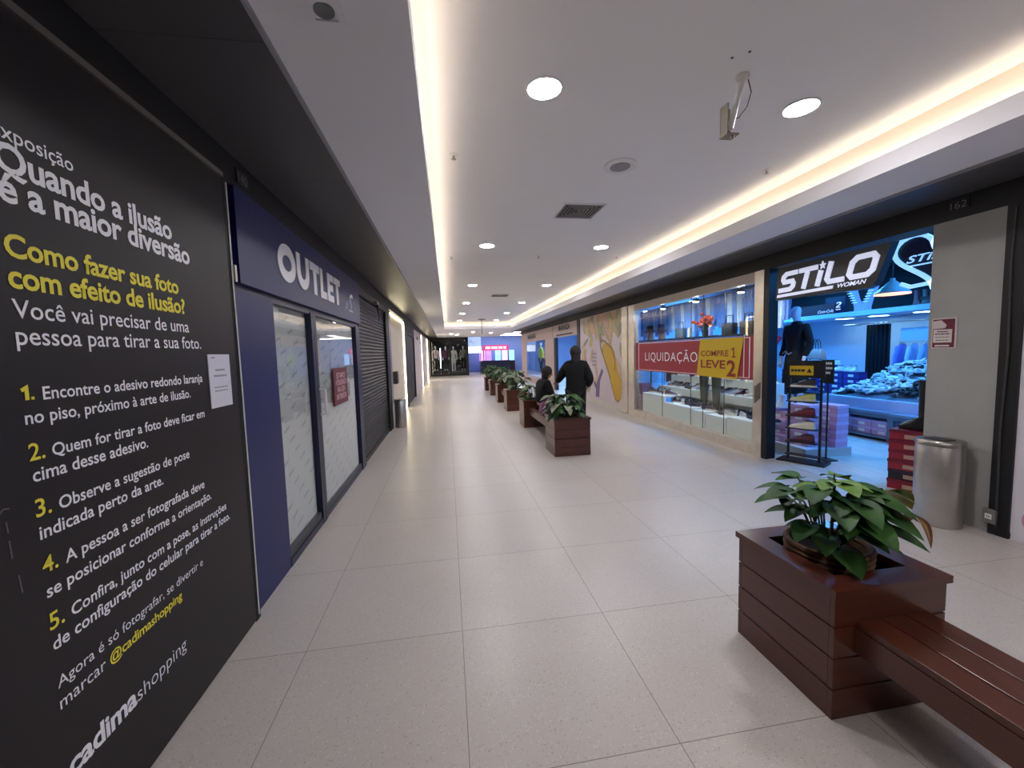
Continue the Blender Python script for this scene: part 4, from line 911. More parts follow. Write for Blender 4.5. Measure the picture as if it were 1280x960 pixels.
# ---------------------------------------------------------------- figures: skinned bodies
def skin(name, chains, mat, parent, root=0, sub=2):
    """chains: lists of (key, (x,y,z), radius); the same key joins chains"""
    idx, vs, rs, es = {}, [], [], []
    for ch in chains:
        prev = None
        for key, *d in ch:
            if key not in idx: idx[key] = len(vs); vs.append(d[0]); rs.append(d[1] if isinstance(d[1], tuple) else (d[1], d[1]))
            i = idx[key]
            if prev is not None: es.append((prev, i))
            prev = i
    me = bpy.data.meshes.new(name); me.from_pydata(vs, es, [])
    o = bpy.data.objects.new(name, me); COL.objects.link(o)
    md = o.modifiers.new('s', 'SKIN'); md.use_smooth_shade = True
    for i, r in enumerate(rs):
        me.skin_vertices[0].data[i].radius = r; me.skin_vertices[0].data[i].use_root = (i == root)
    ms = o.modifiers.new('u', 'SUBSURF'); ms.levels = sub; ms.render_levels = sub
    bpy.context.view_layer.update()
    m2 = bpy.data.meshes.new_from_object(o.evaluated_get(bpy.context.evaluated_depsgraph_get()))
    bpy.data.objects.remove(o); m2.materials.clear(); m2.materials.append(mat); m2.name = name
    for p in m2.polygons: p.use_smooth = True
    r = bpy.data.objects.new(name, m2); COL.objects.link(r); r.parent = parent
    return r
def hand_chains(pre, wrist, d, side):
    """palm and five bent fingers growing from a wrist along direction d; side = +1 / -1 thumb side"""
    w = Vector(wrist); d = Vector(d).normalized(); up = Vector((0, -1, 0)) if abs(d.y) < 0.7 else Vector((0, 0, 1))
    s = d.cross(up).normalized()*side; n = s.cross(d)
    out = [[(pre+'w', w, .026), (pre+'p', w+d*.045, (.034, .017)), (pre+'k', w+d*.085, (.036, .015))]]
    for i, (off, l) in enumerate(((.027, .066), (.009, .075), (-.009, .070), (-.026, .055))):
        b = w+d*.088+s*off
        out.append([(pre+'k',), (pre+'f%da' % i, b+d*l*.35, .0085), (pre+'f%db' % i, b+d*l*.7+n*.012, .008), (pre+'f%dc' % i, b+d*l*.9+n*.03, .0065)])
    out.append([(pre+'p',), (pre+'t1', w+d*.055+s*.045, .011), (pre+'t2', w+d*.085+s*.058+n*.01, .009), (pre+'t3', w+d*.108+s*.056+n*.018, .0075)])
    return out
m_skin = M('skin', (196, 146, 120), 0.55, var=0.04); m_eye = M('eye white', (225, 222, 218), 0.3); m_lip = M('lip', (150, 84, 80), 0.5)
def head_parts(r, c, yaw, hair_mat, hair):
    """face details on the front (-y turned by yaw) of a head centred at c"""
    R = Matrix.Translation(c) @ Matrix.Rotation(yaw, 4, 'Z')
    for s in (-1, 1):
        e = MB().ball((s*.030, -.082, .005), .011, .008, .007).xf(R).build('eye', m_eye, r, True)
        MB().ball((s*.030, -.089, .005), .005, .003, .005, 10).xf(R).build('pupil', m_ink, e, True)
    MB().ball((0, -.088, -.052), .022, .008, .007).xf(R).build('mouth', m_lip, r, True)
    hair(R)
# ---- standing woman, seen from behind
r = thing('person', 'person in black jacket and trousers standing right of the far bench, back turned', 'person', (2.24, 6.95, 0), PI-0.35)
hz = 0.955
def Z(x, y, z): return (x*hz, y*hz, z*hz)
ch = [[('pel', Z(0, 0, .86), .125), ('wai', Z(0, 0, 1.02), .115), ('che', Z(0, -.01, 1.20), (.15, .115)), ('nb', Z(0, .0, 1.35), .060), ('nk', Z(0, -.015, 1.41), .050), ('h1', Z(0, -.035, 1.48), (.072, .08)), ('h2', Z(0, -.03, 1.56), (.075, .088)), ('h3', Z(0, -.025, 1.61), .045)],
      [('h1',), ('nose', Z(0, -.125, 1.50), .012)]]
for s, n in ((-1, 'L'), (1, 'R')):
    ch += [[('h1',), (n+'ear', Z(s*.088, -.02, 1.505), .014)],
           [('pel',), (n+'hip', Z(s*.085, 0, .80), .095), (n+'kn', Z(s*.10, -.01, .46), .062), (n+'an', Z(s*.105, .02, .08), .040), (n+'to', Z(s*.12, -.13, .035), .034)]]
# arms: right hangs bent at the elbow, left reaches forward to the seated person
arms = {'L': [Z(-.17, .0, 1.30), Z(-.27, .05, 1.03), Z(-.22, -.13, .90)], 'R': [Z(.17, 0, 1.30), Z(.29, -.10, 1.08), Z(.36, -.30, .98)]}
for n, (sh, el, wr) in arms.items():
    ch += [[('che',), (n+'sh', sh, .062), (n+'el', el, .046), (n+'hw', wr, .028)]]
    d = Vector(wr)-Vector(el)
    hc = hand_chains(n+'h', wr, d, 1 if n == 'L' else -1); hc[0][0] = (n+'hw', wr, .028)
    ch += hc
skin('body', ch, m_skin, r)
m_jk = M('black padded cloth', (6, 6, 8), 0.9, var=0.2, scale=18, bump=0.2); m_tr = M('black trousers', (6, 6, 8), 0.8, var=0.1)
jk = [[('a0', Z(0, .0, .70), (.20, .165)), ('a', Z(0, .0, .82), (.20, .165)), ('b', Z(0, 0, 1.0), (.19, .155)), ('c', Z(0, -.005, 1.2), (.20, .16)), ('d', Z(0, .01, 1.36), (.09, .085)), ('e', Z(0, .0, 1.42), (.075, .075))]]
for n, (sh, el, wr) in arms.items(): jk.append([('c',), (n+'1', sh, .098), (n+'2', el, .080), (n+'3', tuple(Vector(wr)-(Vector(wr)-Vector(el))*.03), .050)])
skin('jacket', jk, m_jk, r)
skin('trousers', [[('p', Z(0, 0, .86), (.155, .13)), ('l', Z(-.09, 0, .78), .112), ('lk', Z(-.10, -.005, .46), .085), ('la', Z(-.105, .02, .09), .068)], [('p',), ('r', Z(.09, 0, .78), .112), ('rk', Z(.10, -.005, .46), .085), ('ra', Z(.105, .02, .09), .068)]], m_tr, r)
for s in (-1, 1): MB().rings([(Z(s*.115, -.05, .0), .048, .14), (Z(s*.115, -.05, .05), .050, .135), (Z(s*.108, .01, .11), .048, .06)], 14).build('shoe', M('black leather', (14, 14, 18)), r, True)
m_hair = M('dark brown hair', (26, 17, 14), 0.6, var=0.25, scale=40)
def hr(R):
    MB().ball((0, .022, .02), .102, .108, .115).xf(R).build('hair', m_hair, r, True)
    MB().rings([((0, .045, .02), .092, .072), ((0, .055, -.07), .08, .065), ((.0, .075, -.14), .075, .05), ((0, .085, -.20), .05, .03)], 14).xf(R).build('hair_length', M('brown hair ends', (38, 24, 18), 0.6, var=0.25, scale=40), r, True)
head_parts(r, Vector(Z(0, -.03, 1.535)), 0.15, m_hair, hr)
# ---- seated person
r = thing('person', 'person in black with dark hair sitting on the far bench beside a purple bag', 'person', (1.72, 7.42, 0), PI/2+0.15)
ch = [[('pel', (0, 0, .52), .10), ('wai', (0, -.02, .66), .115), ('che', (0, -.05, .84), (.15, .115)), ('nb', (0, -.08, .965), .058), ('nk', (0, -.10, 1.01), .05), ('h1', (0, -.14, 1.06), (.072, .08)), ('h2', (0, -.14, 1.13), (.075, .088)), ('h3', (0, -.135, 1.175), .045)], [('h1',), ('nose', (0, -.235, 1.075), .012)]]
for s, n in ((-1, 'L'), (1, 'R')):
    ch += [[('h1',), (n+'ear', (s*.088, -.13, 1.085), .014)], [('pel',), (n+'hip', (s*.09, -.02, .505), .085), (n+'kn', (s*.10, -.42, .49), .062), (n+'an', (s*.10, -.40, .08), .040), (n+'to', (s*.11, -.54, .035), .034)],
           [('che',), (n+'sh', (s*.17, -.05, .92), .06), (n+'el', (s*.23, -.12, .68), .045), (n+'hw', (s*.12, -.32, .60), .027)]]
    hc = hand_chains(n+'h', (s*.12, -.32, .60), (-s*.3, -.7, -.25), s); hc[0][0] = (n+'hw', (s*.12, -.32, .60), .027); ch += hc
skin('body', ch, m_skin, r)
jk = [[('a9', (0, .02, .52), (.185, .09)), ('a', (0, .0, .56), (.18, .13)), ('b', (0, -.02, .64), (.17, .145)), ('c', (0, -.05, .83), (.18, .145)), ('d', (0, -.075, .97), (.085, .08)), ('e', (0, -.09, 1.01), (.072, .072))]]
for s, n in ((-1, 'L'), (1, 'R')): jk.append([('c',), (n+'1', (s*.175, -.05, .91), .082), (n+'2', (s*.23, -.12, .68), .066), (n+'3', (s*.125, -.31, .605), .046)])
skin('coat', jk, m_jk, r)
skin('trousers', [[('p', (0, 0, .515), (.15, .105))]+[(n, c, q) for n, c, q in (('l', (-.09, -.06, .50), .10), ('lk', (-.10, -.42, .49), .08), ('la', (-.10, -.40, .09), .062))], [('p',)]+[(n, c, q) for n, c, q in (('r', (.09, -.06, .50), .10), ('rk', (.10, -.42, .49), .08), ('ra', (.10, -.40, .09), .062))]], m_tr, r)
for s in (-1, 1): MB().rings([((s*.105, -.46, .0), .046, .13), ((s*.105, -.46, .05), .048, .125), ((s*.10, -.40, .11), .046, .06)], 14).build('shoe', M('black leather', (14, 14, 18)), r, True)
m_hair2 = M('black hair', (18, 15, 15), 0.55, var=0.25, scale=40)
def hr2(R):
    MB().ball((0, .024, .022), .102, .108, .112).xf(R).build('hair', m_hair2, r, True)
    MB().rings([((0, .05, .02), .093, .07), ((0, .065, -.08), .09, .06), ((0, .08, -.16), .065, .03)], 14).xf(R).build('hair_length', m_hair2, r, True)
head_parts(r, Vector((0, -.14, 1.105)), 0.0, m_hair2, hr2)
# purple bag on the bench
r = thing('handbag', 'purple handbag with handles standing on the far bench beside the seated person', 'bag', (1.72, 6.88, 0.406), 0.2)
mv = M('purple leather', (112, 44, 104), 0.45, var=0.08)
MB().loft([[(x*k, y*d, z) for x, y in ((-1, -.7), (-.85, -1), (.85, -1), (1, -.7), (1, .7), (.85, 1), (-.85, 1), (-1, .7))] for z, k, d in ((0, .15, .09), (.03, .165, .10), (.15, .15, .085), (.215, .12, .05))]).build('body', mv, r, True)
B('pocket', M('deep purple', (74, 22, 66), 0.5), r, (-.09, .09, -.108, -.092, .03, .13)); MB().tube([(-.12, -.103, .16), (0, -.10, .165), (.12, -.103, .16)], 0.006, 6).build('zip', M('pale zip', (200, 180, 200), 0.4), r, True)
for y in (-.04, .04): MB().tube([(-.08, y, .20), (-.07, y, .27), (0, y, .30), (.07, y, .27), (.08, y, .20)], .009, 8).build('handle', mv, r, True)

# ---- mannequins
m_mq = M('pale mannequin shell', (226, 230, 240), 0.4, var=0.02)
def mannequin(loc, rz, lab, dress, ht=1.78, legs=None, group=None, skirt=0.78):
    r = thing('mannequin', lab, 'mannequin', loc, rz, group); k = ht/1.78
    def q(x, y, z): return (x*k, y*k, z*k)
    ch = [[('pel', q(0, 0, .95), .115*k), ('wai', q(0, 0, 1.12), .09*k), ('che', q(0, -.01, 1.33), (.135*k, .095*k)), ('nb', q(0, .01, 1.48), .045*k), ('nk', q(0, 0, 1.54), .042*k), ('h1', q(0, -.015, 1.61), (.066*k, .078*k)), ('h2', q(0, -.01, 1.70), (.074*k, .09*k)), ('h3', q(0, -.01, 1.755), .045*k)], [('h1',), ('no', q(0, -.10, 1.63), .012*k)]]
    for s, n in ((-1, 'L'), (1, 'R')):
        ch += [[('pel',), (n+'h', q(s*.085, 0, .88), .085*k), (n+'k', q(s*.085, 0, .50), .055*k), (n+'a', q(s*.085, .02, .08), .036*k), (n+'t', q(s*.09, -.11, .03), .030*k)],
               [('che',), (n+'s', q(s*.165, 0, 1.43), .052*k), (n+'e', q(s*.235, .03, 1.14), .040*k), (n+'hw', q(s*.22, -.07, .92), .025*k)]]
        hc = hand_chains(n+'h', q(s*.22, -.07, .92), (0, -.2, -1), s); hc[0][0] = (n+'hw', q(s*.22, -.07, .92), .025*k); ch += hc
    skin('body', ch, m_mq, r)
    dm = M('cloth %s' % (dress,), dress, 0.8, var=0.15, scale=14)
    d = [[('a', q(0, 0, skirt), ((.25 if skirt < .4 else .19)*k, (.2 if skirt < .4 else .15)*k)), ('b', q(0, 0, 1.0), (.165*k, .135*k)), ('w', q(0, 0, 1.15), (.125*k, .11*k)), ('c', q(0, -.01, 1.33), (.165*k, .12*k)), ('c2', q(0, 0, 1.42), (.15*k, .105*k)), ('d', q(0, .01, 1.48), (.09*k, .08*k))]+([('e', q(0, .005, 1.53), (.062*k, .062*k))] if skirt < .4 else [])]
    for s, n in ((-1, 'L'), (1, 'R')): d.append([('c',), (n+'1', q(s*.17, 0, 1.42), .070*k), (n+'2', q(s*.238, .03, 1.14), .056*k), (n+'3', q(s*.222, -.065, .95), .042*k)])
    skin('garment', d, dm, r)
    if legs:
        lm = M('cloth %s' % (legs,), legs, 0.8, var=0.15, scale=14)
        skin('trousers', [[('p', q(0, 0, .93), (.145*k, .12*k)), ('l', q(-.088, 0, .86), .10*k), ('lk', q(-.088, 0, .5), .072*k), ('la', q(-.088, .02, .10), .058*k)], [('p',), ('r', q(.088, 0, .86), .10*k), ('rk', q(.088, 0, .5), .072*k), ('ra', q(.088, .02, .10), .058*k)]], lm, r)
    return r
r = mannequin((5.55, 5.76, 0.36), RIGHT, 'white headed mannequin in a long black dress at the left of the shop entrance', (12, 12, 20), 1.78, None, None, 0.30)
MB().tube([(-.17, -.15, 1.28), (-.20, -.20, 1.15)], .045, 8, .02).build('scarf', M('pink scarf', (220, 70, 110), 0.7), r, True)
s = MB().stroke([(-.10, 1.0), (-.04, 1.04), (.02, 0.99), (.08, 1.02)], .014, -.165, -.150); s.build('belt_bow', M('grey belt', (140, 140, 150), 0.4), r)
r = thing('mannequin_plinth', 'black plinth under the mannequin in the long black dress', 'plinth', (5.55, 5.76, 0)); B('body', m_shopdark, r, (-.28, .28, -.17, .25, .004, .35)); B('top', m_black, r, (-.29, .29, -.17, .26, .35, .36))
r = mannequin((6.95, 4.55, 0.775), RIGHT-0.5, 'mannequin in dark coat and trousers standing in the sandal heap on the riser', (36, 24, 30), 1.10, (22, 20, 26))
# dark stock shelf at the left of the entrance (small white shoes in a column)
r = thing('shoe_tower', 'dark narrow shelf tower holding a column of white shoes behind the black post', 'shelf', (5.3, 6.25, 0), RIGHT)
B('back', m_shopdark, r, (-.2, .2, .14, .16, .004, 2.1)); 
for z in [0.5+0.13*i for i in range(11)]: B('shelf', fr, r, (-.2, .2, -.14, .14, z, z+.012))
for x in (-.2, .19): B('side', fr, r, (x, x+.012, -.14, .14, .004, 2.1))
for i in range(7): shoe((5.3, 6.25, 0.5+0.13*(i+4)+0.0125), RIGHT-PI/2, 'white sneaker, number %d from the top of the dark shelf tower by the black post' % (7-i), wh, (230, 230, 236), 'white sneakers on the shelf tower')

# ---------------------------------------------------------------- sale window display
r = thing('window_platform', 'pale platform panels along the bottom of the sale window', 'platform', rw(0), RIGHT)
m_plat = M('pale green white panel', (236, 238, 230), 0.5, var=0.02)
B('front_panel', m_plat, r, (-8.30, -7.40, 0.08, 0.11, 0.02, 0.56), (-7.39, -6.46, 0.08, 0.11, 0.02, 0.44), (-6.45, -6.12, 0.08, 0.11, 0.02, 0.42), (-6.10, -5.60, 0.08, 0.11, 0.02, 0.40), (-5.58, -4.95, 0.08, 0.11, 0.02, 0.43))
B('top', m_plat, r, (-8.30, -7.40, 0.11, 0.75, 0.53, 0.56), (-7.39, -6.46, 0.11, 0.75, 0.41, 0.44), (-6.45, -6.12, 0.11, 0.75, 0.39, 0.42), (-6.10, -5.60, 0.11, 0.75, 0.37, 0.40), (-5.58, -4.95, 0.11, 0.43, 0.40, 0.43))
B('back_step', m_plat, r, (-8.30, -5.45, 0.45, 0.75, 0.561, 0.70)); B('upper_step', m_plat, r, (-8.30, -5.45, 0.755, 0.945, 0.02, 0.92)); B('violet_end', M('violet curtain', (120, 90, 120), 0.8, var=0.2), r, (-8.50, -8.32, 0.08, 0.3, 0.02, 0.75))
disp = [((172, 172, 182), (230, 230, 230)), ((40, 40, 50), (210, 210, 214)), ((70, 60, 56), (60, 52, 48)), ((180, 172, 160), (226, 222, 214)), ((96, 80, 66), (206, 200, 190)), ((24, 28, 52), (40, 44, 70)), ((120, 120, 130), (240, 240, 240)), ((60, 24, 36), (210, 206, 204))]
rd = random.Random(23)
zt = lambda Y: 0.56 if Y > 7.4 else 0.44 if Y > 6.46 else 0.42 if Y > 6.12 else 0.40 if Y > 5.6 else 0.43
for k in range(30):
    Y = 8.18-k*0.108
    if min(abs(Y-e) for e in (7.395, 6.45, 6.11, 5.59)) < 0.06: Y -= 0.075
    cu, cs = disp[rd.randrange(8)] if k < 25 else disp[5]
    shoe((XR+0.30+0.05*(k % 2), Y, zt(Y)+0.001), RIGHT+PI/2+rd.uniform(-.7, .7), '%s shoe, number %d from the left along the front of the sale window' % ({(172, 172, 182): 'grey', (40, 40, 50): 'dark', (70, 60, 56): 'brown-black', (180, 172, 160): 'beige', (96, 80, 66): 'brown', (24, 28, 52): 'navy', (120, 120, 130): 'grey-white', (60, 24, 36): 'maroon'}[cu], k+1), cu, cs, 'shoes along the front of the sale window', lace=k % 3 != 0)
for k in range(20):
    Y = 8.1-k*0.128; cu, cs = disp[rd.randrange(8)]
    shoe((XR+0.60, Y, 0.701), RIGHT+rd.uniform(-1.2, 1.2), '%s shoe, number %d from the left on the rear step of the sale window' % ({(172, 172, 182): 'grey', (40, 40, 50): 'dark', (70, 60, 56): 'brown-black', (180, 172, 160): 'beige', (96, 80, 66): 'brown', (24, 28, 52): 'navy', (120, 120, 130): 'grey-white', (60, 24, 36): 'maroon'}[cu], k+1), cu, cs, 'shoes on the rear step of the sale window', lace=k % 2 == 0)
for k in range(20):
    Y = 8.1-k*0.128; cu, cs = disp[rd.randrange(8)]
    shoe((XR+0.85, Y, 0.921), RIGHT+rd.uniform(-1.2, 1.2), '%s shoe, number %d from the left on the highest step of the sale window' % ({(172, 172, 182): 'grey', (40, 40, 50): 'dark', (70, 60, 56): 'brown-black', (180, 172, 160): 'beige', (96, 80, 66): 'brown', (24, 28, 52): 'navy', (120, 120, 130): 'grey-white', (60, 24, 36): 'maroon'}[cu], k+1), cu, cs, 'shoes on the highest step of the sale window', lace=k % 2 == 0)
# upper display: rail of jeans, shelf with hats, bags and flowers
r = thing('jeans_rail', 'steel rail across the sale window top carrying hanging blue jeans', 'rail', (4.95, 0, 2.44), 0)
MB().tube([(0, 5.25, 0), (0, 9.9, 0)], 0.012, 8).build('rail', m_steel, r)
for y in (5.27, 7.5, 9.88): MB().tube([(0, y, 0), (0, y, 0.56)], 0.006, 6).build('hanger_rod', m_steel, r)
jc = [(120, 166, 236), (160, 200, 246), (84, 134, 216), (196, 222, 250)]
for k in range(38):
    y = 5.32+k*0.121; c = jc[rd.randrange(4)]; L_ = rd.uniform(0.52, 0.72)
    j = thing('hanging_jeans', '%s jeans, number %d from the right on the window rail' % ({120: 'blue', 160: 'light blue', 84: 'dark blue', 196: 'pale blue'}[c[0]], k+1), 'jeans', (4.95, y, 2.428), 0, 'jeans hanging in the sale window')
    mt = M('denim %s' % (c,), c, 0.85, var=0.15, scale=18)
    MB().rings([((0, 0, -.14), .055, .055), ((0, 0, -.02), .05, .06), ((0, 0, 0), .035, .05)], 12).build('waist', mt, j, True)
    for s in (-1, 1): MB().tube([(0, s*.025, -.12), (.01, s*.034, -.3), (0, s*.03, -L_)], .033, 10, .026).build('trouser_leg', mt, j, True)
r = thing('window_shelf', 'dark shelf above the red banner holding hats, bags and orange flowers', 'shelf', (0, 0, 0)); B('board', m_shopdark, r, (4.75, 5.10, 5.7, 9.9, 1.68, 1.71))
for y in (5.8, 7.8, 9.6): B('upright', fr, r, (5.08, 5.10, y, y+.03, .004, 1.68))
r = thing('flower_bunch', 'orange and pink flower bunch in a pot on the window shelf', 'flowers', (4.88, 7.12, 1.711))
MB().lathe([(.05, 0), (.07, .12), (.065, .12), (.055, .02)], 16).build('pot', M('dark pot', (46, 44, 50), 0.5), r, True)
st, pe, pe2 = MB(), MB(), MB(); rd2 = random.Random(4)
for k in range(34):
    a, e = rd2.uniform(0, 6.28), rd2.uniform(.15, .9); l = rd2.uniform(.16, .34); v = Vector((math.cos(a)*math.sin(e), 1.25*math.sin(a)*math.sin(e), math.cos(e)))*l
    st.tube([(0, 0, .10), v*.6+Vector((0, 0, .10)), v+Vector((0, 0, .09))], .003, 5)
    (pe if k % 3 else pe2).ball(v+Vector((0, 0, .10)), .04, .04, .03, 8)
st.build('stems', M('stem green', (60, 80, 50), 0.7), r); pe.build('orange_petals', M('orange petals', (226, 96, 62), 0.7, var=0.2), r, True); pe2.build('pink_petals', M('coral petals', (236, 130, 120), 0.7, var=0.2), r, True)
for Y, c, w in ((9.3, (20, 20, 26), 'black brimmed hat leftmost on the window shelf'), (8.78, (40, 52, 110), 'dark blue hat second on the window shelf')):
    r = thing('hat', w, 'hat', (4.92, Y, 1.711), 0, 'hats on the window shelf'); mh = M('felt %s' % (c,), c, 0.85)
    MB().lathe([(.08, 0), (.065, .13), (.05, .22)], 16).build('stand', M('tan wood head', (150, 110, 90), 0.6), r, True)
    MB().lathe([(.19, .20), (.195, .207), (.10, .215), (.095, .33), (.07, .345)], 20).build('crown_and_brim', mh, r, True); MB().lathe([(.101, .218), (.100, .245)], 20, caps=False).build('hat_band', M('hat band', (90, 90, 96), 0.6), r, True)
for Y, c, w in ((7.95, (90, 110, 130), 'grey-blue box bag left of the orange flowers'), (6.45, (40, 44, 52), 'dark bag right of the orange flowers'), (6.0, (52, 44, 40), 'dark brown bag at the right end of the window shelf')):
    r = thing('display_bag', w, 'bag', (4.88, Y, 1.711), RIGHT, 'bags on the window shelf'); mb_ = M('bag %s' % (c,), c, 0.5)
    MB().box(-.14, .14, -.06, .06, 0, .20, bev=.02).build('body', mb_, r, True); MB().tube([(-.10, 0, .19), (-.08, 0, .33), (.08, 0, .33), (.10, 0, .19)], .008, 8).build('handle', mb_, r, True)
for Y, c, w in ((7.5, (225, 225, 215), 'small white price bottle left of the orange flowers'), (6.85, (120, 150, 215), 'blue perfume box right of the orange flowers')):
    r = thing('display_box', w, 'box', (4.80, Y, 1.711), RIGHT); MB().box(-.03, .03, -.03, .03, 0, .16, bev=.004).build('body', M('box %s' % (c,), c, 0.4), r); B('cap', m_white, r, (-.018, .018, -.018, .018, .16, .19))
# mid shelf behind the banner bottom with garment pile and mannequin legs
for Y, w in ((6.62, 'left'), (6.28, 'right')):
    r = thing('leg_form', 'olive trouser leg form standing in the sale window, the %s of two' % w, 'leg form', (XR+0.40, Y, zt(Y)+0.001), 0); 
    MB().rings([((0, 0, 0), .05, .05), ((0, 0, .35), .07, .065), ((0, 0, .75), .09, .085)], 14).build('trouser', M('olive cloth', (92, 86, 66), 0.85, var=0.2, scale=12), r, True); MB().rings([((-.02, 0, 0), .075, .035), ((-.01, 0, .045), .06, .034)], 12).build('foot', M('dark pot', (46, 44, 50)), r, True)

r = thing('garment_rack', 'rack of dark and brown tops behind the shoe steps of the sale window', 'clothes rail', (5.45, 7.4, 0), RIGHT)
MB().tube([(-2.2, 0, 0.004), (-2.2, 0, 1.5), (.8, 0, 1.5), (.8, 0, 0.004)], .014, 8).build('frame', m_steel, r); B('foot', m_steel, r, (-2.21, -2.19, -.2, .2, .004, .02), (.79, .81, -.2, .2, .004, .02))
for k in range(19):
    garment((5.45, 6.80+k*.142, 1.475), 0.5, 'hanging top, number %d from the right, on the rack behind the sale window' % (k+1), ((72, 60, 54), (34, 34, 44), (92, 84, 66), (60, 46, 60), (110, 100, 96), (40, 50, 84))[k*7 % 6], .34, .8, 'tops on the rack behind the sale window')

# ---------------------------------------------------------------- planters, benches, plants
m_soil = M('dark soil', (38, 28, 22), 0.9, var=0.4, scale=60, bump=0.5); m_dkwood = M('dark gap', (30, 16, 12), 0.7)
PW = 0.53; HW = PW/2
def planter(loc, lab):
    r = thing('planter_box', lab, 'planter', loc, 0, 'wooden planters along the hall'); t = 0.022; bh = 0.1235
    for k in range(4):
        z0 = k*(bh+0.006); m = MB()
        m.box(-HW, HW, -HW, -HW+t, z0, z0+bh, bev=.002); m.build('board', m_wx, r); MB().box(-HW, HW, HW-t, HW, z0, z0+bh, bev=.002).build('board', m_wx, r)
        MB().box(-HW, -HW+t, -HW+t, HW-t, z0, z0+bh, bev=.002).build('board', m_wy, r); MB().box(HW-t, HW, -HW+t, HW-t, z0, z0+bh, bev=.002).build('board', m_wy, r)
    B('liner', m_dkwood, r, (-HW+t, HW-t, -HW+t, -HW+t+.01, .01, .515), (-HW+t, HW-t, HW-t-.01, HW-t, .01, .515), (-HW+t, -HW+t+.01, -HW+t+.01, HW-t-.01, .01, .515), (HW-t-.01, HW-t, -HW+t+.01, HW-t-.01, .01, .515))
    B('floor_board', m_dkwood, r, (-HW+t+.01, HW-t-.01, -HW+t+.01, HW-t-.01, .02, .30))
    o, w = HW+0.012, 0.10
    for k, mt in enumerate((m_wx, m_wy, m_wx, m_wy)):
        MB().prism([(-o, -o), (o, -o), (o-w, -o+w), (-o+w, -o+w)], 0.515, 0.545).xf(Matrix.Rotation(k*PI/2, 4, 'Z') @ Matrix(((1, 0, 0, 0), (0, 0, 1, 0), (0, 1, 0, 0), (0, 0, 0, 1)))).build('rim_board', mt, r)
    return r
PX = 1.722
pl0 = None
for y, lab in ((1.565, 'nearest wooden planter box with a bench running towards the viewer'), (-1.30, 'wooden planter box at the viewer end of the near bench'), (5.785, 'wooden planter box at the front end of the far bench with the bag'), (8.12, 'wooden planter box behind the person sitting on the far bench'), (10.47, 'third wooden planter box down the hall, front of the next bench'), (12.4, 'fourth wooden planter box down the hall, back of the second far bench'), (14.52, 'fifth wooden planter box down the hall, front of the farthest bench'), (16.5, 'farthest wooden planter box down the hall')):
    o = planter((PX, y, 0), lab) if pl0 is None else place(dup(pl0), (PX, y, 0), 0, lab)
    if pl0 is None: pl0 = o
def bench(y0, y1, lab):
    r = thing('wooden_bench', lab, 'bench', (PX, y0, 0), 0, 'wooden benches between planters'); L_ = y1-y0; w = .17
    for k in range(3):
        x0 = -w+k*(2*w/3); MB().box(x0+.003, x0+2*w/3-.003, 0.001, L_-0.001, .379, .405, bev=.002).build('seat_board', m_wy, r)
    m = MB()
    for s in (-1, 1): m.box(s*w-.012 if s > 0 else -w, w if s > 0 else -w+.012, 0.001, L_-.001, .275, .377)
    m.build('side_rail', m_wy, r)
    B('gap_shade_sheet', m_dkwood, r, (-w+.013, w-.013, 0.002, L_-.002, .3775, .3785))  # dark sheet added so the seat gaps look shaded
    B('crosspiece', m_dkwood, r, (-w+.012, w-.012, .05, .11, .29, .377), (-w+.012, w-.012, L_/2-.03, L_/2+.03, .29, .377), (-w+.012, w-.012, L_-.11, L_-.05, .29, .377))
bench(-1.034, 1.299, 'near wooden bench running from the nearest planter towards the viewer')
bench(6.051, 7.854, 'far wooden bench where a person sits with a purple bag')
bench(10.736, 12.134, 'wooden bench between the third and fourth planters'); bench(14.786, 16.234, 'farthest wooden bench between the last two planters')

def leaf_mesh(mb, base, d, up, L_, lobes=5, droop=0.5, width=0.36):
    """palmate leaf: lobes radiating from the petiole point, folded a little along each midrib"""
    d = Vector(d).normalized(); s = d.cross(Vector(up)).normalized(); n = s.cross(d).normalized()
    base = Vector(base)
    angs = {5: (-95, -48, 0, 48, 95), 3: (-62, 0, 62), 1: (0,)}[lobes]; lens = {5: (.50, .80, 1, .80, .50), 3: (.66, 1, .66), 1: (1,)}[lobes]
    bm = mb.bm
    for a, l in zip(angs, lens):
        a = math.radians(a); ax = d*math.cos(a)+s*math.sin(a); sd = -d*math.sin(a)+s*math.cos(a); ll = L_*l; N = 7; prev = None
        for i in range(N+1):
            t = i/N; w = ll*width*1.35*(math.sin(PI*min(1, (t*0.9+0.1)**0.85))**0.8)
            c = base+ax*ll*t-n*(droop*ll*t*t)-Vector((0, 0, 1))*0.06*ll*t*t
            if i == N: w = 0.002
            tri = [bm.verts.new(c-sd*w/2+n*w*.16), bm.verts.new(c), bm.verts.new(c+sd*w/2+n*w*.16)]
            if prev:
                bm.faces.new((prev[0], prev[1], tri[1], tri[0])); bm.faces.new((prev[1], prev[2], tri[2], tri[1]))
            prev = tri
def leaf_mat(name, a, b_):
    m = bpy.data.materials.new(name); m.use_nodes = True; g = NG(m); b = m.node_tree.nodes['Principled BSDF']
    pos, *_ = g.pos(True); n = g.n('ShaderNodeTexNoise'); n.inputs['Scale'].default_value = 9; n.inputs['Detail'].default_value = 4; g.l(pos, n.inputs['Vector'])
    mr = g.n('ShaderNodeMapRange'); g.l(n.outputs['Fac'], mr.inputs['Value']); mr.inputs['From Min'].default_value = .32; mr.inputs['From Max'].default_value = .68
    g.l(g.mix(mr.outputs[0], lin(a), lin(b_)), b.inputs['Base Color']); b.inputs['Roughness'].default_value = .5
    b.inputs['Specular IOR Level'].default_value = 0.3
    return m
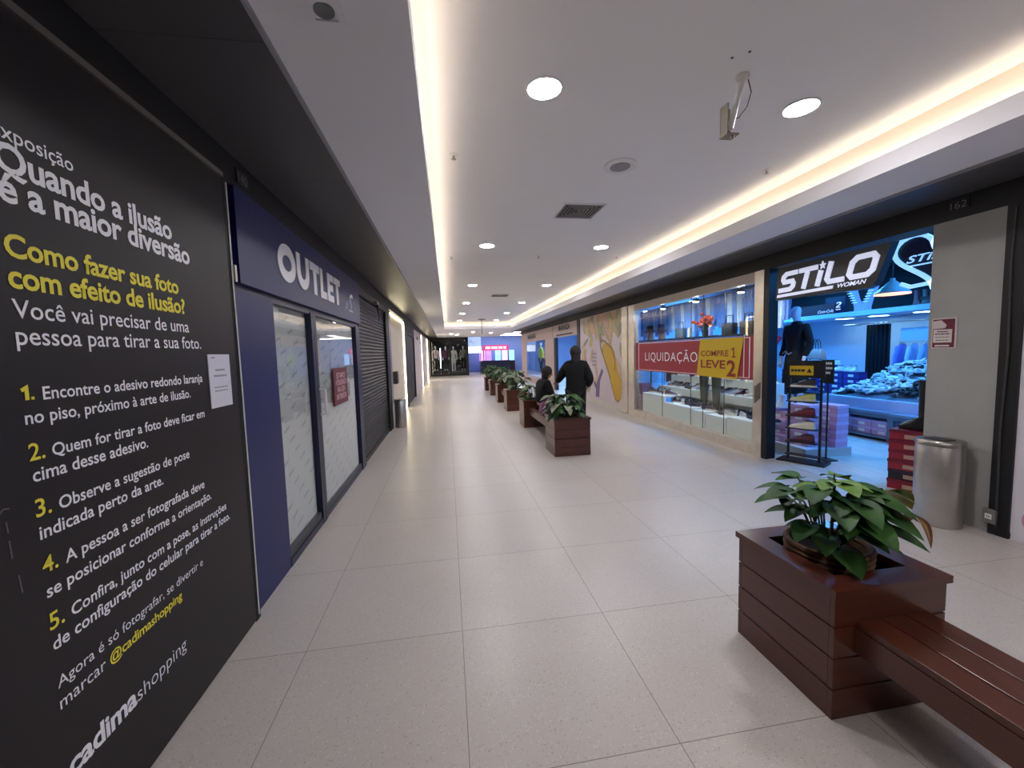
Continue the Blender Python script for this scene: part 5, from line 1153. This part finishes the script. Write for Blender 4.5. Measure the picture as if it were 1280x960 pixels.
m_leaf, m_leaf2, m_leaf3 = leaf_mat('dark leaf', (27, 57, 26), (60, 102, 46)), leaf_mat('fresh leaf', (78, 118, 48), (128, 160, 74)), leaf_mat('silver leaf', (70, 84, 62), (150, 158, 134))
m_stem = M('stem green', (60, 80, 50), 0.7); m_dry = M('dry leaf', (176, 132, 92), 0.8, var=0.25, scale=12)
# near plant
r = thing('potted_plant', 'large-leaved green plant in a woven basket inside the nearest planter', 'plant', (PX, 1.585, 0.301))
s = MB()
for k in range(11):
    z = k*0.026; rr = 0.115+0.045*math.sin(min(1, k/10)*PI*0.5); s.tube([(rr*math.cos(2*PI*i/28), rr*math.sin(2*PI*i/28), z+.013) for i in range(29)], .0145, 8)
s.lathe([(.11, .002), (.145, .26)], 24, caps=False); s.build('basket', M('woven basket', (104, 74, 50), 0.75, var=0.3, scale=50), r, True)
MB().lathe([(.146, .235), (.10, .25)], 24).build('soil', m_soil, r)
rd = random.Random(41); stm = MB(); L1, L2 = MB(), MB()
spec = []   # azimuth (deg, 0 = +x), reach, height of blade base, length, lobes, fresh
for az, re, h, l, lo, fr_ in ((183, .23, .50, .17, 3, 0), (160, .20, .44, .16, 3, 0), (205, .20, .36, .17, 3, 0), (236, .20, .47, .21, 5, 0), (262, .20, .42, .23, 5, 0), (285, .19, .45, .23, 5, 0), (300, .22, .36, .20, 3, 0), (325, .21, .42, .19, 3, 0), (345, .22, .46, .17, 3, 0), (292, .16, .50, .22, 5, 0), (240, .13, .46, .20, 5, 0), (215, .17, .53, .18, 3, 0), (310, .15, .42, .19, 5, 0), (255, .20, .50, .20, 5, 0), (5, .25, .47, .17, 3, 0), (30, .22, .48, .16, 3, 0), (60, .20, .46, .17, 3, 0), (95, .18, .50, .17, 3, 0), (125, .20, .46, .16, 3, 0), (225, .13, .30, .17, 1, 0), (248, .17, .25, .18, 1, 0), (275, .14, .33, .18, 3, 0), (312, .15, .28, .18, 1, 0), (200, .10, .52, .17, 3, 1), (250, .09, .55, .19, 5, 1), (20, .10, .54, .15, 3, 1), (320, .12, .52, .17, 3, 0), (75, .12, .40, .16, 3, 0), (140, .14, .36, .15, 1, 0), (352, .18, .34, .16, 3, 0), (335, .15, .46, .15, 1, 0), (190, .16, .42, .15, 3, 0), (270, .22, .36, .14, 1, 0)):
    a = math.radians(az); re *= .80; h = .30+(h-.25)*.95; b_ = Vector((math.cos(a)*re-.02, math.sin(a)*re, h)); root = Vector((math.cos(a)*.03, math.sin(a)*.03, .24))
    stm.tube([root, root*.4+b_*.6+Vector((0, 0, .06)), b_+Vector((0, 0, .012)), b_], .0045, 6, .003)
    leaf_mesh(L2 if fr_ else L1, b_, Vector((math.cos(a), math.sin(a), .12-.22*rd.random())), (0, 0, 1), l*.86, lo, .10+.16*rd.random(), .50 if lo > 1 else .55)
stm.build('stems', m_stem, r, True); L1.build('leaves', m_leaf, r, True); L2.build('young_leaves', m_leaf2, r, True)
d_ = MB(); leaf_mesh(d_, (.42, -.04, .38), (1, -.25, -.35), (0, 0, 1), .13, 3, .9, .34); d_.tube([(.10, 0, .36), (.27, -.02, .43), (.42, -.04, .38)], .004, 6).build('dry_leaf', m_dry, r, True)['label'] = 'withered brown leaf hanging at the right'
l_ = MB(); leaf_mesh(l_, (.29, -.0, .49), (1, .05, -.12), (0, .3, 1), .17, 3, .4, .62); l_.tube([(.05, 0, .3), (.18, -.0, .47), (.29, -.0, .49)], .004, 6).build('yellowing_leaf', leaf_mat('yellowing leaf', (96, 120, 44), (168, 150, 70)), r, True)
# far plants
def far_plant(loc, lab, seed, n, hgt, spread, mats):
    rd = random.Random(seed); r = thing('potted_plant', lab, 'plant', loc)
    MB().lathe([(.12, .002), (.16, .22), (.15, .22), (.145, .2)], 20).build('pot', M('woven basket', (104, 74, 50)), r, True)
    stm = MB(); Ls = [MB() for _ in mats]
    for k in range(n):
        a = rd.uniform(0, 6.28); re = spread*rd.uniform(.3, 1); h = .22+hgt*rd.uniform(.2, 1); b_ = Vector((math.cos(a)*re, math.sin(a)*re, h))
        stm.tube([(0, 0, .15), b_*.6+Vector((0, 0, .08)), b_], .004, 5)
        leaf_mesh(Ls[k % len(mats)], b_, (math.cos(a), math.sin(a), rd.uniform(-.5, .3)), (0, 0, 1), rd.uniform(.12, .2), rd.choice((1, 3)), .4, .5)
    stm.build('stems', m_stem, r, True)
    for i, (l, m) in enumerate(zip(Ls, mats)): l.build('leaves', m, r, True)
    return r
p_ = far_plant((PX, 5.80, .301), 'dark and silvery leafy plant in the planter at the front of the far bench', 3, 46, .36, .26, (m_leaf, m_leaf, m_leaf3))
l_ = MB(); leaf_mesh(l_, (-.02, -.22, .38), (0, -.5, -1), (0, 0, 1), .10, 1, .2, .5); l_.build('pale_leaf', M('pale leaf', (206, 220, 190), 0.5), p_, True)
far_plant((PX, 8.15, .301), 'low green plant in the planter behind the seated person', 5, 30, .28, .24, (m_leaf, m_leaf2))
far_plant((PX, 10.5, .301), 'bushy pale green plant in the third planter down the hall', 6, 60, .52, .32, (m_leaf, m_leaf3))
far_plant((PX, 12.4, .301), 'bushy dark green plant in the fourth planter down the hall', 8, 50, .48, .30, (m_leaf, m_leaf3))
far_plant((PX, 14.5, .301), 'green plant in the fifth planter down the hall', 9, 50, .5, .30, (m_leaf, m_leaf))
far_plant((PX, 16.5, .301), 'green plant in the farthest planter down the hall', 10, 40, .5, .30, (m_leaf, m_leaf2))

# ---------------------------------------------------------------- far end: dark clothes shop and bright corner shop
struct('wall_far', MB().box(XL-0.2, -1.10, Y1, Y1+0.2, 0, ZB).box(1.30, 1.46, Y1, Y1+0.2, 0, 2.60).box(-1.1, 1.46, Y1, Y1+0.2, 2.45, ZB), m_dark)
struct('wall_shop_3', MB().box(-1.3, 1.46, Y1+3.0, Y1+3.1, 0, 2.6).box(-1.4, -1.3, Y1+0.2, Y1+3.1, 0, 2.6).box(1.38, 1.46, Y1+.2, Y1+3.0, 0, 2.6).box(-1.4, 1.46, Y1+.2, Y1+3.1, 2.6, 2.65), M('charcoal shop wall', (44, 44, 48), 0.7))
m_spot = M('white spot', (255, 255, 255), 0.5, var=0, emit=(1.0, 0.96, 0.9), strength=45)
for x, y, w in ((-0.95, Y1+.7, 'leftmost'), (0.55, Y1+.8, 'centre'), (1.1, Y1+1.3, 'rightmost')): shop_light(x, y, 2.598, m_spot, 'bright spotlight in the dark clothes shop at the far end, %s' % w, .09, .09, 'spots of the dark clothes shop')
r = thing('clothes_shop_window', 'black framed window of the dark clothes shop at the far end', 'window', (0, Y1, 0)); B('glass_pane', m_glass, r, (-1.08, .12, .05, .06, .1, 2.45), (.26, 1.28, .05, .06, .1, 2.45)); B('sill', m_dark, r, (-1.09, .12, 0, .12, 0, .1), (.26, 1.29, 0, .12, 0, .1)); B('mullion', m_dark, r, (.12, .26, 0, .12, 0, 2.45))
mannequin((-.82, Y1+.75, .35), 0, 'pale pink topped mannequin, left one in the dark clothes shop window', (206, 180, 186), 1.75, (40, 38, 44)); mannequin((-.12, Y1+.75, .35), 0, 'purple jacketed mannequin, second in the dark clothes shop window', (98, 50, 84), 1.75, (44, 40, 48)); mannequin((.42, Y1+.6, .30), 0, 'mannequin in a white dress, third in the dark clothes shop window', (226, 228, 220), 1.78, None, None, .5); mannequin((1.12, Y1+.8, .35), 0, 'mannequin in patterned grey dress, rightmost in the dark clothes shop window', (150, 150, 138), 1.75, (40, 40, 40))
r = thing('shop_plinth', 'dark plinth under the two left mannequins of the far clothes shop', 'plinth', (0, 0, 0)); B('body', m_dark, r, (-1.25, .2, Y1+.45, Y1+1.1, 0, .34)); B('top', m_shopdark, r, (-1.25, .2, Y1+.45, Y1+1.1, .34, .35))
r = thing('shop_plinth', 'dark plinth under the right mannequins of the far clothes shop', 'plinth', (0, 0, 0)); B('body', m_dark, r, (.28, 1.34, Y1+.45, Y1+1.1, 0, .29)); B('top', m_shopdark, r, (.28, 1.34, Y1+.45, Y1+1.1, .29, .30)); B('riser', m_dark, r, (1.0, 1.3, Y1+.6, Y1+1.05, .30, .35))
r = thing('light_tube', 'upright white light tube between the mannequins of the far clothes shop', 'light', (-.48, Y1+.35, .0)); MB().tube([(0, 0, .55), (0, 0, 1.95)], .018, 10).build('tube', M('white tube', (255, 255, 255), 0.5, var=0, emit=(1, .95, .9), strength=6), r); MB().tube([(0, 0, 0), (0, 0, .55)], .012, 8).build('stand', m_steel, r); MB().lathe([(.1, 0), (.09, .015)], 16).build('foot', m_steel, r)
r = thing('wall_mural', 'black and white swirling print on the back wall of the dark clothes shop', 'mural', (.8, Y1+2.99, 0)); B('panel', M('black print', (30, 30, 34), 0.6), r, (-.5, .55, -.02, 0, .3, 2.5))
rd = random.Random(9)
for k in range(16):
    a, b_ = rd.uniform(-.42, .45), rd.uniform(.5, 2.3); q_ = rd.uniform(.06, .14)
    MB().stroke([(a+q_*math.cos(t*.7)*(1-.08*t), b_+q_*math.sin(t*.7)*(1-.08*t)) for t in range(8)], .03, -.026, -.02).build('swirl', m_white, r)
# bright corner shop
YB = 31.0
m_corner = M('corner shop wall', (120, 146, 206), 0.6, var=0.03)
struct('wall_corner', MB().box(1.46, 9.0, YB+2.0, YB+2.1, 0, 2.9).box(1.46, 1.52, YB, YB+2.0, 0, 2.9).box(8.9, 9.0, 22.5, YB+2.0, 0, 2.9).box(XR+.2, 9.0, 22.4, 22.5, 0, 2.9), m_corner)
struct('ceiling_corner', MB().box(3.556, 9.0, 22.5, Y1+.3, 2.9, 2.95).box(1.46, 9.0, Y1+.3, YB+2.1, 2.9, 2.95), m_ceil)
for x0, x1, y0, y1, w in ((2.6, 5.2, Y1+.9, Y1+1.3, 'long bright ceiling light before the corner shop at the far end'), (2.2, 7.5, YB+.6, YB+.9, 'long bright ceiling light inside the corner shop at the far end'), (4.6, 4.9, 23.2, 28.0, 'long bright ceiling light in the side passage at the far right')):
    tag(B('linear_light', M('bright linear lamp', (255, 255, 255), 0.5, var=0, emit=(1, .96, .95), strength=6), None, (x0, x1, y0, y1, 2.86, 2.895)), w, 'ceiling light', 'long lights at the far end')
r = thing('corner_shop_sign', 'lit white and blue sign with a swirl over the corner shop at the far end', 'sign', (2.0, YB-.02, 0)); B('board', M('sign sky blue', (150, 180, 240), 0.5, emit=(.45, .6, 1.0), strength=.45), r, (-.5, .55, -.08, .02, 2.05, 2.85)); B('lower_board', M('lit white board', (240, 244, 255), 0.5, emit=(.85, .92, 1.0), strength=.9), r, (-.45, .55, -.08, .02, 1.55, 2.04)); MB().stroke([(-.3+.06*t, 2.35+.14*math.sin(t*.9)) for t in range(12)], .05, -.10, -.08).build('swirl', m_white, r)
B('post', m_corner, r, (-.48, -.42, -.05, .02, 0, 1.55)); B('post', m_corner, r, (.46, .52, -.05, .02, 0, 1.55))
r = thing('red_shop_fascia', 'long magenta-red lit fascia with pale lettering in the corner shop', 'sign', (3.6, YB+.1, 0)); B('board', M('magenta board', (190, 40, 90), 0.5, emit=(.6, .06, .2), strength=.5), r, (-.9, 1.1, 0, .06, 1.72, 2.12)); smudge('lettering', M('lit pink letters', (255, 190, 220), 0.5, emit=(1, .5, .75), strength=1.0), r, .1, 1.83, 1.6, .18, -.002)
for x in (-.85, 1.05): B('post', m_dark, r, (x-.03, x+.03, .0, .06, 0, 1.72))
for k, (x, c, w) in enumerate(((2.75, (.9, .3, .6), 'pink'), (3.25, (.35, .15, .9), 'violet'), (4.0, (.25, .65, 1.0), 'blue'), (4.55, (.9, .5, .85), 'pale pink'), (5.1, (.2, .5, 1.0), 'deep blue'))):
    r = thing('lit_showcase', '%s lit showcase in the corner shop at the far end' % w, 'showcase', (x, YB+1.2, 0), 0, 'lit showcases of the corner shop'); B('case', m_dark, r, (-.22, .22, -.15, .15, 0, .9)); B('lit_back', M('showcase glow %s' % w, (200, 200, 220), 0.5, emit=c, strength=1.0), r, (-.22, .22, .12, .15, .9, 1.75)); B('shelf', m_white, r, (-.22, .22, -.15, .12, 1.3, 1.32)); B('top', m_dark, r, (-.23, .23, -.15, .15, 1.75, 1.79))
r = thing('shop_counter', 'long dark counter in front of the lit showcases at the far end', 'counter', (3.4, YB-.4, 0)); B('body', M('navy sign panel', (14, 20, 60)), r, (-.8, 1.2, -.3, .3, 0, .9)); B('top', m_dark, r, (-.85, 1.25, -.33, .33, .9, .95))
# hanging sign rod in mid hall
r = thing('hanging_sign', 'thin black rod with small round plate hanging from the far ceiling', 'hanging rod', (1.52, 17.66, ZC)); MB().lathe([(.17, 0), (.17, -.02)], 24).build('ceiling_plate', M('brown plate', (120, 108, 98), 0.5), r); MB().tube([(0, 0, -.02), (0, 0, -.62)], .012, 8).build('rod', m_black, r); MB().lathe([(.03, -.64), (.03, -.62)], 12).build('end_cap', m_steel, r)
r = thing('display_mannequin_window', 'raised display base inside the rose-beige shop window', 'platform', (0, 0, 0)); B('base', m_white, r, (XR+.12, XR+1.0, 17.0, 21.1, 0.001, .3)); B('edge', m_rose, r, (XR+.11, XR+.12, 17.0, 21.1, 0.001, .3))
mannequin((XR+.5, 19.8, .3), RIGHT, 'mannequin in a lime yellow top in the rose-beige shop window', (214, 220, 70), 1.7, (50, 54, 80)); mannequin((XR+.5, 18.7, .3), RIGHT, 'mannequin in a white blouse in the rose-beige shop window', (220, 222, 228), 1.7, (90, 100, 130)); mannequin((XR+.5, 17.6, .3), RIGHT, 'mannequin in a grey dress in the rose-beige shop window', (150, 156, 166), 1.7, None, None, .6)
r = thing('garment_rack', 'rack of blue-lit clothes inside the rose-beige shop doorway', 'clothes rail', (XR+1.9, 14.2, 0), RIGHT); MB().tube([(-.9, 0, 0), (-.9, 0, 1.6), (.9, 0, 1.6), (.9, 0, 0)], .014, 8).build('frame', m_steel, r)
for k in range(8): garment((XR+1.9, 13.45+k*.2, 1.575), 0.3, 'hanging shirt, number %d from the mural side, on the rack inside the rose-beige shop' % (k+1), ((90, 120, 190), (150, 175, 220), (60, 80, 140), (190, 200, 225))[k % 4], .36, .75, 'shirts on the rack in the rose-beige shop')
